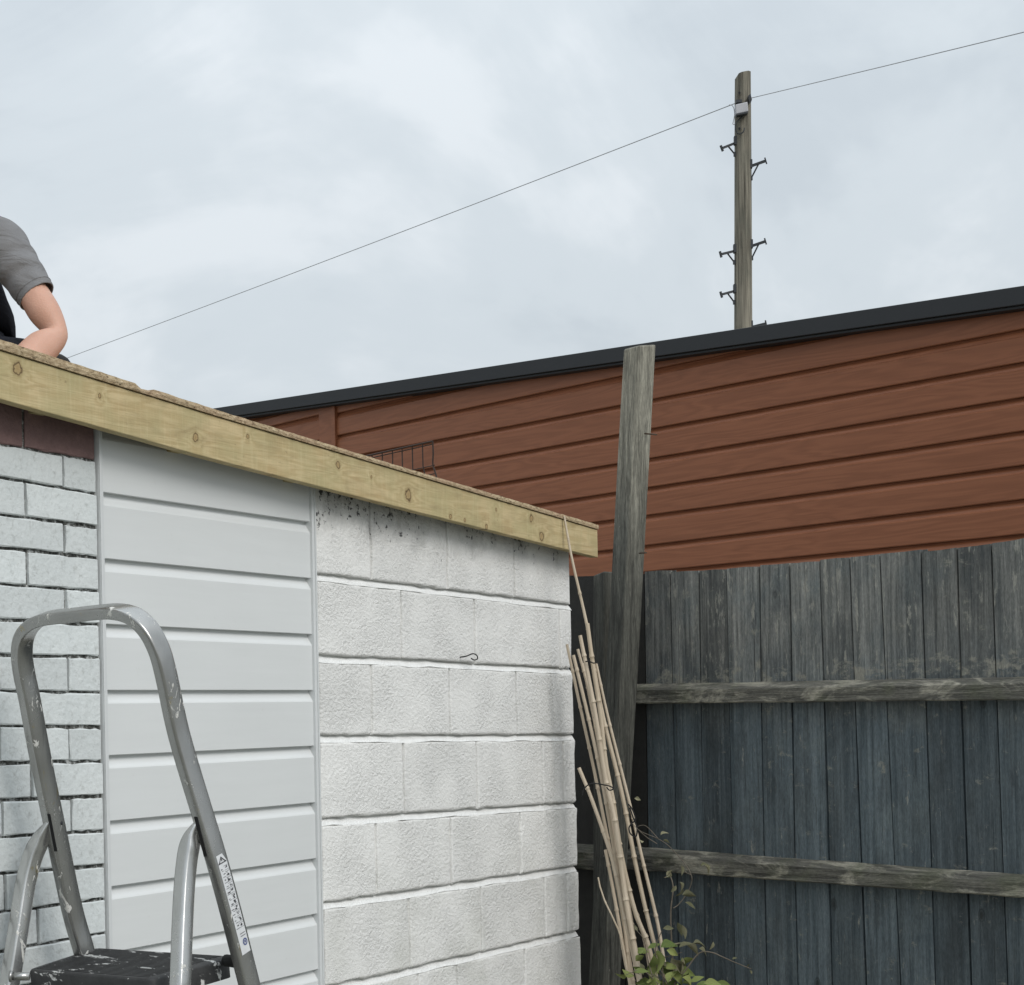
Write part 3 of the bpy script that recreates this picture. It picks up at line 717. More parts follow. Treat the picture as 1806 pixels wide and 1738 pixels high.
for i in range(len(EDG) - 1):
    def sl(e):
        a, za = FP.sz(zx(e[0]), zy(250)); b, zb_ = FP.sz(zx(e[1]), zy(1738))
        return lambda z: a + (b - a) * (z - za) / (zb_ - za)
    L, Rr = sl(EDG[i]), sl(EDG[i + 1])
    ov = 0.014; d0 = random.uniform(-0.002, 0.002)
    topz = ftop((L(2) + Rr(2)) / 2) + random.uniform(-0.006, 0.004)
    V = []; nseg = 10
    bow = random.uniform(-0.004, 0.004)
    for k in range(nseg + 1):
        z = 0.03 + (topz - 0.03) * k / nseg
        t = k / nseg; bw_ = bow * math.sin(t * math.pi * 1.3 + i) * 1.0
        l, r = L(z) + 0.0035 + 0.0015 * math.sin(7 * t + i * 2), Rr(z) + ov
        zt = z + ((ftop(r) - ftop(l)) / 2 if k == nseg else 0)
        zl_ = z - ((ftop(r) - ftop(l)) / 2 if k == nseg else 0)
        mid = (l + r) / 2
        g_ = r - ov - 0.0035
        V += [FP.p(l, zl_, d0 + bw_), FP.p(mid, (zt + zl_) / 2 + (random.uniform(-.002, .002) if k == nseg else 0), d0 + 0.001 + bw_), FP.p(g_, zt, d0 - 0.001 + bw_), FP.p(g_, zt, d0 - 0.013 + bw_), FP.p(r, zt, d0 - 0.014 + bw_), FP.p(r, zt, d0 - 0.017 + bw_), FP.p(l, zl_, d0 - 0.0125 + bw_)]
    m7 = 7
    Fc = [(k * m7 + j, k * m7 + (j + 1) % m7, (k + 1) * m7 + (j + 1) % m7, (k + 1) * m7 + j) for k in range(nseg) for j in range(m7)] + [tuple(range(m7)), tuple(nseg * m7 + j for j in range(m7))]
    obj('fence_board', V, Fc, MFE if i > 4 else MSHD, fn)
def rail(tp, bt, s0, s1, prj):
    T, B = FP.line(*tp, prj), FP.line(*bt, prj)
    n = 40; V = []
    for k in range(n + 1):
        s = s0 + (s1 - s0) * k / n
        j1 = 0.002 * noise.noise(Vector((s * 9, 1, prj))); j2 = 0.0025 * noise.noise(Vector((s * 12, 4, 1)))
        t, b = T(s) + j1, B(s) + j2
        h = t - b
        for z, o in ((b, 0.0005), (b, prj - 0.004), (b + 0.004, prj), (b + h * 0.74, prj + j2), (b + h * 0.86, prj - 0.012), (t, prj - 0.03 + j1), (t + 0.006, 0.0005)): V.append(FP.p(s, z, o))
    m = 7
    Fc = [(k * m + j, k * m + (j + 1) % m, (k + 1) * m + (j + 1) % m, (k + 1) * m + j) for k in range(n) for j in range(m)] + [tuple(range(m)), tuple(n * m + j for j in range(m))]
    obj('rail', V, Fc, MRA, fn)
r0 = FP.sz(1118, 1220)[0]; r1 = FP.sz(1806, 1220)[0] + 0.9
rail(((1124, 1209.5), (1806, 1197)), ((1124, 1241.5), (1806, 1235)), r0, r1, 0.05)
rail(((1134, 1500), (1806, 1549)), ((1134, 1536), (1806, 1584)), r0 - 0.02, r1, 0.05)
rail(((1015, 1492), (1060, 1496)), ((1015, 1532), (1060, 1537)), FP.sz(960, 1500)[0], FP.sz(1072, 1500)[0], 0.04)
# leaning post, corner towards the viewer
def post(ptop, pbot, d, half, rot, name_mat, ztop_extra=0.0):
    t = at(*ptop, d); b = at(*pbot, d)
    b0 = b + (t - b) * ((0 - b.z) / (t.z - b.z))
    ax, ay = Matrix.Rotation(rot, 3, 'Z') @ Vector((1, 0, 0)), Matrix.Rotation(rot, 3, 'Z') @ Vector((0, 1, 0))
    V = []; n = 14
    for k in range(n + 1):
        c = b0 + (t - b0) * (k / n)
        for i, j in ((-1, -1), (1, -1), (1, 1), (-1, 1)):
            q = c + (ax * i + ay * j) * half * (1 + 0.02 * noise.noise(c * 3 + Vector((i, j, 0))))
            if k == n: q.z += 0.006 * i
            V.append(q)
    Fc = [(k * 4 + j, k * 4 + (j + 1) % 4, (k + 1) * 4 + (j + 1) % 4, (k + 1) * 4 + j) for k in range(n) for j in range(4)] + [(0, 1, 2, 3), tuple(n * 4 + j for j in range(4))]
    return obj('post', V, Fc, name_mat, fn, bevel=0.006)
pa = math.radians(38)
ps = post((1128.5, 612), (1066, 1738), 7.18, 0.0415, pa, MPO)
ps['label'] = 'tall weathered grey post leaning to the left'
# a couple of bends: the post passes (1109,1000) and (1097,1240)
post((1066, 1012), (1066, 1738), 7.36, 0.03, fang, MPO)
for (x0, y0, x1, y1) in ((1137, 765, 1158, 767), (1128, 976, 1140, 975)):
    nl = obj('nail', *tube([at(x0, y0, 7.14), at(x1, y1, 7.05)], 0.003, 6), MST, ps)

# ================================================================== TELEGRAPH POLE AND CABLES
TD = 19.5
pole = thing('telegraph_pole', Vector((at(1311, CY, TD).x, TD, 0)), 'tall weathered timber telegraph pole with metal climbing steps behind the outbuilding', 'pole')
MPL = m_pole(); MIR = plain('dark_iron', (0.035, 0.038, 0.042), 0.6, 0.2, 30, 0.3)
pt_, pb_ = at(1310, 131, TD), at(1311, 583, TD)
n = 22; V = []; m = 20
for k in range(n + 1):
    y = 131 + k * (583 - 131) / 10
    c = pt_ + (pb_ - pt_) * (k / 10)
    if k == n or c.z < 0: c = pt_ + (pb_ - pt_) * ((pt_.z) / (pt_.z - pb_.z))
    r = (14.2 + 0.20 * k) / F * TD
    for j in range(m):
        a = 2 * math.pi * j / m
        rr = r * (1 + 0.03 * noise.noise(Vector((math.cos(a) * 2, math.sin(a) * 2, k * 0.15))))
        q = c + Vector((math.cos(a) * rr, math.sin(a) * rr, 0))
        if k == 0: q.z += 0.02 * math.cos(a) - (0.03 if math.cos(a) < -0.7 else 0) + 0.01 * noise.noise(Vector((a * 2, 0, 3)))
        V.append(q)
    if c.z <= 0.001: n = k; break
Fc = [(k * m + j, k * m + (j + 1) % m, (k + 1) * m + (j + 1) % m, (k + 1) * m + j) for k in range(n) for j in range(m)] + [tuple(range(m)), tuple(n * m + j for j in range(m))]
obj('shaft', V, Fc, MPL, pole, smooth=False)
for side, (x0, y0, x1, y1) in [(-1, (1297, 252.5, 1273, 262)), (-1, (1296, 443, 1271, 449)), (-1, (1296, 513.5, 1272, 520)), (1, (1324, 293.5, 1350.5, 284)), (1, (1325, 434.5, 1350, 426)), (1, (1325, 577.5, 1351, 571))]:
    a, b = at(x0, y0, TD - 0.02), at(x1, y1, TD - 0.08 if side < 0 else TD - 0.05)
    d = (b - a).normalized(); up = Vector((0, 0, 1))
    sd_ = d.cross(up).normalized(); up2 = sd_.cross(d)
    br = boxv((a + b) / 2, d * (b - a).length / 2, sd_ * 0.012, up2 * 0.011)
    tip = boxv(b, d * 0.007, sd_ * 0.012, up2 * 0.030)
    mid = a + (b - a) * 0.55
    foot = at(x0 + side * 1, y0 + (20 if side < 0 else 21), TD - 0.02)
    brace = tube([mid, foot], 0.008, 6)
    pad = boxv(a + up * 0.02, Vector((0.014, 0, 0)), Vector((0, 0.03, 0)), Vector((0, 0, 0.04)))
    pad2 = boxv(foot, Vector((0.012, 0, 0)), Vector((0, 0.015, 0)), Vector((0, 0, 0.02)))
    obj('climbing_step', *join(br, tip, brace, pad, pad2), MIR, pole)
BXM = plain('grey_plastic', (0.40, 0.40, 0.42), 0.5, 0.1, 10)
qd = [(1297, 184.5), (1318.5, 179.5), (1320, 196.5), (1298, 201.5)]
fr = [at(x, y, TD - 0.17) for x, y in qd]; bk = [v + Vector((0, 0.09, 0)) for v in fr]
jb = obj('junction_box', fr + bk, [(0, 1, 2, 3), (4, 5, 6, 7), (0, 1, 5, 4), (1, 2, 6, 5), (2, 3, 7, 6), (3, 0, 4, 7)], BXM, pole, bevel=0.008)
lid = [at(x, y, TD - 0.172) for x, y in ((1298.5, 201), (1319.5, 196.4), (1319, 199.5), (1299.5, 203.6))]
obj('box_underside', lid + [v + Vector((0, 0.08, 0)) for v in lid], [(0, 1, 2, 3), (4, 5, 6, 7), (0, 1, 5, 4), (1, 2, 6, 5), (2, 3, 7, 6), (3, 0, 4, 7)], MIR, jb)
obj('clamp', *join(boxv(at(1303, 180, TD - 0.12), Vector((0.028, 0, 0)), Vector((0, 0.03, 0)), Vector((0, 0, 0.014))), boxv(at(1322, 175, TD - 0.11), Vector((0.012, 0, 0.01)), Vector((0, 0.04, 0)), Vector((-0.006, 0, 0.03)))), MIR, pole)
lp = [(1311, 203), (1305, 210), (1299, 216), (1297, 226), (1300, 235), (1305, 236.5), (1311, 233), (1313, 226)]
obj('cable_loop', *tube(smoothpath([at(x, y, TD - 0.11) for x, y in lp], 4), 0.006, 6), MIR, pole)
lp = [(1286, 185), (1292, 187), (1295, 195), (1295.5, 203), (1294, 212), (1292.5, 219), (1296, 220)]
obj('drop_cable', *tube(smoothpath([at(x, y, TD - 0.1) for x, y in lp], 4), 0.004, 6), BXM, pole)
for x, y in ((1304, 164), (1304, 227)):
    obj('bolt', *tube([at(x, y, TD - 0.075), at(x, y, TD - 0.105)], 0.012, 8), MIR, pole)
MCB = plain('cable_sheath', (0.33, 0.335, 0.345), 0.6)
def cable(pts, r, label):
    p = [at(*q) for q in pts]
    V, Fc = tube(p, r, 6); o = obj('overhead_cable', V, Fc, MCB); tag(o, label, 'cable', 'overhead cables'); return o
cable([(1322, 174, TD - 0.08), (1560, 117, 16.5), (1806, 57, 14.0), (2250, -55, 11.0)], 0.0036, 'thin overhead cable running from the telegraph pole to the upper right')
W1 = []
for k in range(25):
    t = k / 24; d = 1 / ((1 - t) / (TD - 0.1) + t / 34)
    x = 1297 + (-40 - 1297) * t; y = 182.5 + (691 - 182.5) * t + 3 * math.sin(t * math.pi)
    W1.append((x, y, d))
cable(W1, 0.0045, 'long thin overhead cable sloping from the pole down to the garage roof')

# ================================================================== PERSON on the roof
per_p = at(-100, 640, 5.35)
deckz = OST(fs0 + 1.0)
per = thing('person', Vector((per_p.x, per_p.y, deckz)), 'person in grey t-shirt and black bib kneeling on the garage roof, elbow bent', 'person')
MSK, MTS, MTR = m_skin(), m_cloth('grey_jersey', (0.155, 0.155, 0.16), (0.235, 0.235, 0.24)), m_cloth('black_workwear', (0.008, 0.009, 0.013), (0.02, 0.021, 0.028))
MTS.node_tree.nodes  # keep
def skin(name, pts, edges, rad, mat, parent, sub=2):
    me = bpy.data.meshes.new(name); me.from_pydata([tuple(p) for p in pts], edges, []); me.update()
    o = link(name, me, mat, parent)
    s = o.modifiers.new('skin', 'SKIN')
    for i, r in enumerate(rad):
        me.skin_vertices[0].data[i].radius = (r, r) if not isinstance(r, tuple) else r
        me.skin_vertices[0].data[i].use_root = (i == 0)
    s.use_smooth_shade = True
    d = o.modifiers.new('sub', 'SUBSURF'); d.levels = sub; d.render_levels = sub
    return o
P_ = lambda x, y, d: at(x, y, d)
zpel = deckz + 0.20
pel = P_(-110, 0, 5.45); pel.z = zpel
kneeR = P_(-75, 0, 5.05); kneeR.z = deckz + 0.09
kneeL = P_(-235, 0, 5.0); kneeL.z = deckz + 0.09
ankR = P_(86, 641, 5.5)
ankL = P_(-250, 0, 5.6); ankL.z = deckz + 0.07
hipR = pel + Vector((0.10, -0.02, -0.01)); hipL = pel + Vector((-0.10, -0.01, -0.01))
bel = P_(-95, 525, 5.38); che = P_(-85, 455, 5.34); nkb = P_(-85, 395, 5.30); nk = P_(-82, 362, 5.27)
shR = P_(-8, 432, 5.28); shL = P_(-165, 425, 5.30)
elR = P_(105, 593, 5.20); foR = P_(72, 613, 5.13); wrR = P_(5, 690, 4.93)
elL = P_(-240, 590, 5.15); wrL = P_(-205, 680, 4.93)
# body: one continuous surface
pts = [pel, bel, che, nkb, nk, shR, P_(55, 512, 5.26), P_(81, 556, 5.215), elR, foR, P_(25, 662, 5.0), wrR, shL, P_(-215, 510, 5.25), elL, P_(-225, 640, 5.03), wrL, hipR, kneeR, ankR, hipL, kneeL, ankL]
edg = [(0, 1), (1, 2), (2, 3), (3, 4), (2, 5), (5, 6), (6, 7), (7, 8), (8, 9), (9, 10), (10, 11), (2, 12), (12, 13), (13, 14), (14, 15), (15, 16), (0, 17), (17, 18), (18, 19), (0, 20), (20, 21), (21, 22)]
rad = [.12, .11, .12, .06, .052, .050, .043, .047, .029, .050, .043, .028, .055, .047, .042, .042, .028, .08, .055, .04, .08, .055, .04]
body = skin('body', pts, edg, rad, MSK, per)
# hands: palm plus five fingers each
def hand(w0, dirv, side):
    d = dirv.normalized(); s = d.cross(Vector((0, 0, 1))).normalized() * side; u = Vector((0, 0, 1))
    pts = [w0, w0 + d * 0.035, w0 + d * 0.075]; ed = [(0, 1), (1, 2)]; rr = [.024, (.036, .016), (.034, .014)]
    for f in range(4):
        b0 = w0 + d * 0.078 + s * (0.026 - f * 0.0175)
        L_ = (0.068, 0.078, 0.072, 0.056)[f]
        k = len(pts)
        pts += [b0, b0 + d * L_ * 0.5 + u * 0.004, b0 + d * L_ * 0.8 - u * 0.012, b0 + d * L_ - u * 0.026]
        ed += [(2, k), (k, k + 1), (k + 1, k + 2), (k + 2, k + 3)]; rr += [.0095, .009, .0085, .007]
    k = len(pts); b0 = w0 + d * 0.025 + s * 0.03
    pts += [b0, b0 + d * 0.03 + s * 0.022, b0 + d * 0.055 + s * 0.03 - u * 0.01]
    ed += [(1, k), (k, k + 1), (k + 1, k + 2)]; rr += [.013, .0105, .0085]
    return pts, ed, rr
for w0, dv, sd2 in ((wrR, Vector((-0.5, -0.8, -0.1)), -1), (wrL, Vector((0.3, -0.9, -0.1)), 1)):
    skin('hand', *hand(w0, dv, sd2), MSK, per)
# head (above and left of the picture's edge)
hc = nk + Vector((-0.01, -0.05, 0.13))
bm = bmesh.new(); bmesh.ops.create_uvsphere(bm, u_segments=24, v_segments=16, radius=1)
for v in bm.verts:
    x, y, z = v.co
    jaw = 1 - 0.25 * max(0, -z)
    fx = 0.078 * jaw * x; fy = 0.098 * y * (1 - 0.12 * max(0, -z)); fz = 0.118 * z
    if y < -0.6 and abs(x) < 0.22 and -0.45 < z < 0.1: fy -= 0.022 * (1 - abs(x) / 0.22)
    if y < -0.5 and 0.05 < z < 0.25 and 0.2 < abs(x) < 0.6: fy += 0.008
    if abs(x) > 0.9 and -0.3 < z < 0.25: fx += 0.016 * (1 if x > 0 else -1)
    v.co = hc + Vector((fx, fy, fz))
me = bpy.data.meshes.new('head'); bm.to_mesh(me); bm.free(); hd = link('head', me, MSK, per, True)
MHA = plain('brown_hair', (0.05, 0.03, 0.018), 0.7, 0.4, 60)
bm = bmesh.new(); bmesh.ops.create_uvsphere(bm, u_segments=24, v_segments=16, radius=1)
for v in bm.verts: v.co = Vector((v.co.x * 0.086, v.co.y * 0.107, v.co.z * 0.127)) * (1 + 0.03 * noise.noise(v.co * 9))
bmesh.ops.delete(bm, geom=[v for v in bm.verts if v.co.z < 0.028 + (-v.co.y - 0.03) * 0.35 and not (v.co.y > 0.02 and v.co.z > -0.06)], context='VERTS')
for v in bm.verts: v.co += hc
me = bpy.data.meshes.new('hair'); bm.to_mesh(me); bm.free(); link('hair', me, MHA, hd, True)
for sx in (-1, 1):
    obj('eye', *tube([hc + Vector((sx * 0.03, -0.084, 0.012)), hc + Vector((sx * 0.03, -0.091, 0.012))], 0.010, 10), DARK, hd, True)
obj('mouth', *tube([hc + Vector((-0.022, -0.082, -0.062)), hc + Vector((0, -0.09, -0.064)), hc + Vector((0.022, -0.082, -0.062))], 0.004, 6), plain('lips', (0.35, 0.12, 0.10), 0.5), hd, True)
# t-shirt body
skin('t_shirt', [bel + Vector((0, 0, -0.06)), che, nkb + Vector((0, 0, -0.01)), P_(-40, 424, 5.29), shR + Vector((-0.008, 0, -0.002)), P_(-130, 420, 5.31), shL, P_(-212, 505, 5.25)],
     [(0, 1), (1, 2), (1, 3), (3, 4), (1, 5), (5, 6), (6, 7)], [.13, .14, .075, .075, .060, .075, .068, .062], MTS, per)
# right sleeve: lofted tube with an open hem and gathered folds
def sleeve(path, radii, hem_tilt, name):
    P2 = smoothpath(path, 6); K = len(P2)
    rr = []
    for i in range(K):
        t = i / (K - 1) * (len(radii) - 1); a = int(min(t, len(radii) - 2)); rr.append(radii[a] + (radii[a + 1] - radii[a]) * (t - a))
    n = 28; V = []
    x = Vector((0, -1, 0))
    for i, p in enumerate(P2):
        t = (P2[min(i + 1, K - 1)] - P2[max(i - 1, 0)]).normalized()
        x = (x - t * x.dot(t)).normalized(); y = t.cross(x)
        for k in range(n):
            a = 2 * math.pi * k / n
            fold = 0.055 * math.sin(i * 1.25 + math.cos(a) * 2.2 + a * 1.0) * (1 - 0.75 * i / K) + 0.03 * noise.noise(Vector((math.cos(a) * 2, math.sin(a) * 2, i * 0.5)))
            V.append(p + (x * math.cos(a) + y * math.sin(a)) * rr[i] * (1 + fold) + t * hem_tilt * math.sin(a) * (i / K) ** 3)
    Fc = [(i * n + k, i * n + (k + 1) % n, (i + 1) * n + (k + 1) % n, (i + 1) * n + k) for i in range(K - 1) for k in range(n)]
    o = obj(name, V, Fc, MTS, per, True)
    so = o.modifiers.new('thick', 'SOLIDIFY'); so.thickness = 0.004; so.offset = -1
    o.modifiers.new('sub', 'SUBSURF').levels = 1
    hem = [V[(K - 1) * n + k] for k in range(n)] + [V[(K - 1) * n]]
    h2 = [V[(K - 4) * n + k] * 0.35 + V[(K - 3) * n + k] * 0.65 for k in range(n)]
    obj('hem_stitch', *tube([v for v in h2] + [h2[0]], 0.0012, 5), MTS, o)
    return o
sleeve([P_(-45, 415, 5.30), P_(-2, 430, 5.28), P_(24, 462, 5.27), P_(46, 494, 5.265), P_(65.5, 524, 5.255)], [.066, .070, .062, .0565, .0515], 0.006, 'sleeve')
# bib trousers and boots
skin('bib_trousers', [pel, bel + Vector((0.03, -0.02, 0.0)), che + Vector((0.035, -0.04, -0.02)), hipR, kneeR, ankR + Vector((-0.03, -0.05, 0)), hipL, kneeL, ankL + Vector((0, -0.06, 0))],
     [(0, 1), (1, 2), (0, 3), (3, 4), (4, 5), (0, 6), (6, 7), (7, 8)], [.15, .145, .115, .105, .078, .06, .105, .078, .06], MTR, per)
for an in (ankR, ankL):
    skin('boot', [an, an + Vector((0.022, 0.05, 0.004)), an + Vector((0.02, 0.06, -0.05)), an + Vector((0.02, 0.03, -0.10))], [(0, 1), (1, 2), (2, 3)], [.042, .040, .042, .036], DARK, per, 2)

# ================================================================== WIRE RACK on the roof
MWI = plain('brown_wire', (0.035, 0.022, 0.017), 0.6, 0.3, 40, 0.4)
RD = 6.55
def rk(x, y): return at(x, y, RD - (x - 700) * 0.0016)
wr = thing('wire_rack', rk(710, 870), 'bent rusty wire mesh rack standing on the garage roof', 'wire rack')
xs = [585, 603, 620, 638, 656, 674, 692, 709, 727, 745]
yt = lambda x: 805 + (x - 645) * (778.5 - 805) / (763 - 645)
obj('top_wire', *tube([rk(570, yt(570)), rk(763, 778.5)], 0.0028, 6), MWI, wr)
obj('top_wire', *tube([rk(570, yt(570) + 5), rk(762, 784)], 0.0019, 6), MWI, wr)
for x in xs: obj('upright_wire', *tube([rk(x, yt(x) - 1), rk(x + 1, yt(x) + 40), rk(x + 6, yt(x) + 62), rk(x + 10, yt(x) + 130)], 0.0022, 6), MWI, wr)
obj('end_wire', *tube(smoothpath([rk(763, 778), rk(764, 800), rk(763.5, 820), rk(769, 838), rk(775, 870), rk(780, 905)], 3), 0.0028, 6), MWI, wr)
for dy in (43, 58): obj('cross_wire', *tube([rk(575, yt(575) + dy), rk(767, yt(767) + dy)], 0.0017, 6), MWI, wr)

# ================================================================== STEPLADDER
MAL, MAL2, MPF = m_alu(), m_alu((0.42, 0.42, 0.41), (0.66, 0.66, 0.65)), m_platform()
Rs, Ls = at(352, 1476, 4.18), at(97, 1469, 4.38)
T = (Rs - Ls); T.z = 0; T.normalize()
Pd = Vector((-T.y, T.x, 0))
if Pd.y < 0: Pd = -Pd                                   # away from the viewer
lean = math.radians(17)
Dn = (Pd * math.sin(lean) - Vector((0, 0, 1)) * math.cos(lean)).normalized()      # down the climbing rails
Nh = T.cross(Dn).normalized()
if Nh.dot(CAM - Rs) < 0: Nh = -Nh
lad = thing('stepladder', Vector((Rs.x - 0.1, Rs.y + 0.1, 0)), 'aluminium stepladder with hooped handrail and paint splashed black platform', 'stepladder')
HP = [(146.5, 1671), (127, 1603), (102, 1484), (72, 1340), (53, 1238), (42, 1185), (38.5, 1150), (43, 1122), (58, 1102), (82, 1091), (127, 1085.5), (172, 1080.5), (205, 1079), (235, 1087), (261, 1110), (280, 1145), (293, 1191), (316, 1297), (354, 1425), (380, 1510), (409, 1616), (440, 1738)]
hp = [onplane(x, y, Rs, Nh) for x, y in HP]
def ext(a, b):
    d = (a - b).normalized(); d = (d + Dn * 2).normalized(); return a + d * ((a.z - 0.02) / -d.z)
hp = [ext(hp[0], hp[1])] + smoothpath(hp, 5) + [ext(hp[-1], hp[-2])]
sec = rrect(0.024, 0.0125, 0.0055, 3)
obj('handrail_frame', *sweep(hp, Nh, sec), MAL, lad, smooth=True)
MEm = lad.children[0]
md = MEm.modifiers.new('es', 'EDGE_SPLIT'); md.split_angle = math.radians(50)
# rear legs
Dl = (-Pd * math.sin(math.radians(15)) - Vector((0, 0, 1)) * math.cos(math.radians(15))).normalized()
Nl = T.cross(Dl).normalized()
LEGS = [[(90, 1453), (80, 1468), (69, 1486), (57, 1513), (45, 1559), (34.5, 1626), (24, 1692), (16, 1738)], [(350, 1455), (342, 1470), (336, 1486), (330.5, 1513), (325.6, 1559), (322, 1626), (319.5, 1692), (317.6, 1738)]]
for L_, base in zip(LEGS, (Ls, Rs)):
    p0 = base - Pd * 0.028
    q = [onplane(x, y, p0, Nl) for x, y in L_]
    q = smoothpath(q, 4); e = q[-1] + Dl * ((q[-1].z - 0.02) / -Dl.z); q.append(e)
    m_ = len(q)
    sc_ = [(min(1, 0.75 + 0.05 * i), min(1, 0.28 + 0.075 * i)) for i in range(m_)]
    lg = obj('rear_leg', *sweep(q, Nl, rrect(0.0175, 0.0165, 0.005, 2), sc_), MAL2, lad, smooth=True)
    lg.modifiers.new('es', 'EDGE_SPLIT').split_angle = math.radians(50)
# slots (thin dark plates painting the shade of uncut openings) and rivets
for sx, x0, y0 in ((0, 86, 1436), (1, 345, 1441)):
    base = Ls if sx == 0 else Rs
    x1, y1 = (98.5, 1502) if sx == 0 else (362.5, 1511)
    a, b = onplane(x0, y0, Rs + Nh * 0.0245, Nh), onplane(x1, y1, Rs + Nh * 0.0245, Nh)
    d = (b - a).normalized(); s = Nh.cross(d).normalized()
    obj('slot_shade', *boxv((a + b) / 2, d * (b - a).length / 2, s * 0.0042, Nh * 0.0006), DARK, lad)
for x, y in ((105.5, 1452), (368, 1451)):
    c = onplane(x, y, (Rs if x > 200 else Ls) + T * 0.0125, T)
    obj('rivet', *join(tube([c - T * 0.002, c + T * 0.003, c + T * 0.0055], [0.008, 0.0075, 0.004], 12)), MIR, lad, True)
# platform
pl0 = at(285, 1690, 4.33); tl = math.radians(-6)
pn = (Vector((0, 0, 1)) * math.cos(tl) + Pd * math.sin(tl)).normalized()
pc = [onplane(x, y, pl0, pn) for x, y in ((46, 1710), (166, 1671), (410, 1686), (268, 1727))]
def rounded(poly, r, k=5):
    out = []
    for i, p in enumerate(poly):
        a = (poly[i - 1] - p).normalized(); b = (poly[(i + 1) % len(poly)] - p).normalized()
        for j in range(k + 1):
            t = j / k; out.append((p + a * r) * (1 - t) ** 2 + p * 2 * t * (1 - t) + (p + b * r) * t * t)
    return out
ro = rounded(pc, 0.022); cen = sum(ro, Vector()) / len(ro)
n = len(ro)
rings = []
for (ins, dz) in ((0.0, -0.045), (0.0, -0.006), (-0.004, -0.0015), (-0.010, 0.0)):
    rings.append([v + (v - cen).normalized() * ins + pn * dz for v in ro])
V = sum(rings, []); Fc = [(i * n + k, i * n + (k + 1) % n, (i + 1) * n + (k + 1) % n, (i + 1) * n + k) for i in range(3) for k in range(n)] + [tuple(range(n)), tuple(range(3 * n, 4 * n))]
pf = obj('platform', V, Fc, MPF, lad, smooth=True); pf.modifiers.new('es', 'EDGE_SPLIT').split_angle = math.radians(45)
# raised ribs on the tread
ex, ey = (pc[3] - pc[0]), (pc[1] - pc[0])
V, Fc = [], []
rb = []
for k in range(22):
    t = 0.06 + 0.88 * k / 21
    a = pc[0] + ey * t + ex * 0.06; b = pc[3] + (pc[2] - pc[3]) * t - ex * 0.06
    rb.append(boxv((a + b) / 2 + pn * 0.0005, (b - a) / 2, ey.normalized() * 0.0022, pn * 0.0008))
obj('tread_ribs', *join(*rb), MPF, pf)
# pivot tubes joining platform to legs and rails
for (a, b) in (((18, 1722.5), (52, 1722.5)),):
    A, B = at(a[0], a[1], 4.13), at(b[0], b[1], 4.13)
    obj('pivot_tube', *join(tube([A, B], 0.0085, 10), tube([A - (B - A) * 0.02, A + (B - A) * 0.12], 0.012, 12)), MAL, lad, True)
A, B = at(398, 1694, 4.27), at(418, 1697, 4.25)
obj('pivot_tube', *tube([A, B], 0.013, 10), DARK, lad, True)
# lower treads on the climbing side
for zt in (0.80, 0.55, 0.30):
    tt = [None, None]
    for q, pts_ in enumerate((hp[:3], hp[-3:])):
        best = min(((p - r).length, p, r) for p, r in zip(pts_, pts_[1:]))
    a = hp[1] + (hp[0] - hp[1]) * ((hp[1].z - zt) / (hp[1].z - hp[0].z)); b = hp[-2] + (hp[-1] - hp[-2]) * ((hp[-2].z - zt) / (hp[-2].z - hp[-1].z))
    obj('tread', *boxv((a + b) / 2 - Pd * 0.02, (b - a) * 0.47, Pd * 0.05, Vector((0, 0, 0.014))), MAL, lad, bevel=0.004)
# safety label wrapped on the outer face of the near rail
MLB = plain('label_vinyl', (0.62, 0.63, 0.64), 0.45, 0.12, 60)
MIK = plain('label_ink', (0.03, 0.03, 0.035), 0.5); MBL = plain('label_blue', (0.05, 0.07, 0.20), 0.5)
TN = T
def lab(x, y, off=0.0131): return onplane(x, y, Rs + TN * off, TN)
# axis along the rail on its outer face
ra, rb_ = onplane(383, 1508, Rs + Nh * 0.004, Nh), onplane(428, 1682, Rs + Nh * 0.004, Nh)
railc = [p for p in hp]
def rail_at(z):
    for p, q in zip(hp[len(hp) // 2:], hp[len(hp) // 2 + 1:]):
        if p.z >= z >= q.z: return p + (q - p) * ((p.z - z) / (p.z - q.z)), (q - p).normalized()
ztop, zbot = ra.z, rb_.z
c_, d_ = rail_at((ztop + zbot) / 2)
out_ = d_.cross(Nh).normalized()
if out_.dot(T) < 0: out_ = -out_
def L2(t, wv, lift):           # t 0..1 down the label, wv -1..1 across
    c, d = rail_at(ztop + (zbot - ztop) * t)
    return c + out_ * (0.0125 + lift) + Nh * (-0.001 - wv * 0.0145)
V = []; n = 12
for k in range(n + 1): V += [L2(k / n, -1, 0.0004), L2(k / n, 1 if k else 0.4, 0.0004)]
lb = obj('safety_label', V, [(2 * k, 2 * k + 1, 2 * k + 3, 2 * k + 2) for k in range(n)], MLB, lad)
def mark(polys, mat, nm='label_print'):
    V, Fc = [], []
    for p in polys:
        k = len(V); V += [L2(t, wv, 0.0009) for t, wv in p]; Fc.append(tuple(range(k, k + len(p))))
    return obj(nm, V, Fc, mat, lb)
pp = []
def rect(t, wv, ht, hw): return [(t - ht, wv - hw), (t - ht, wv + hw), (t + ht, wv + hw), (t + ht, wv - hw)]
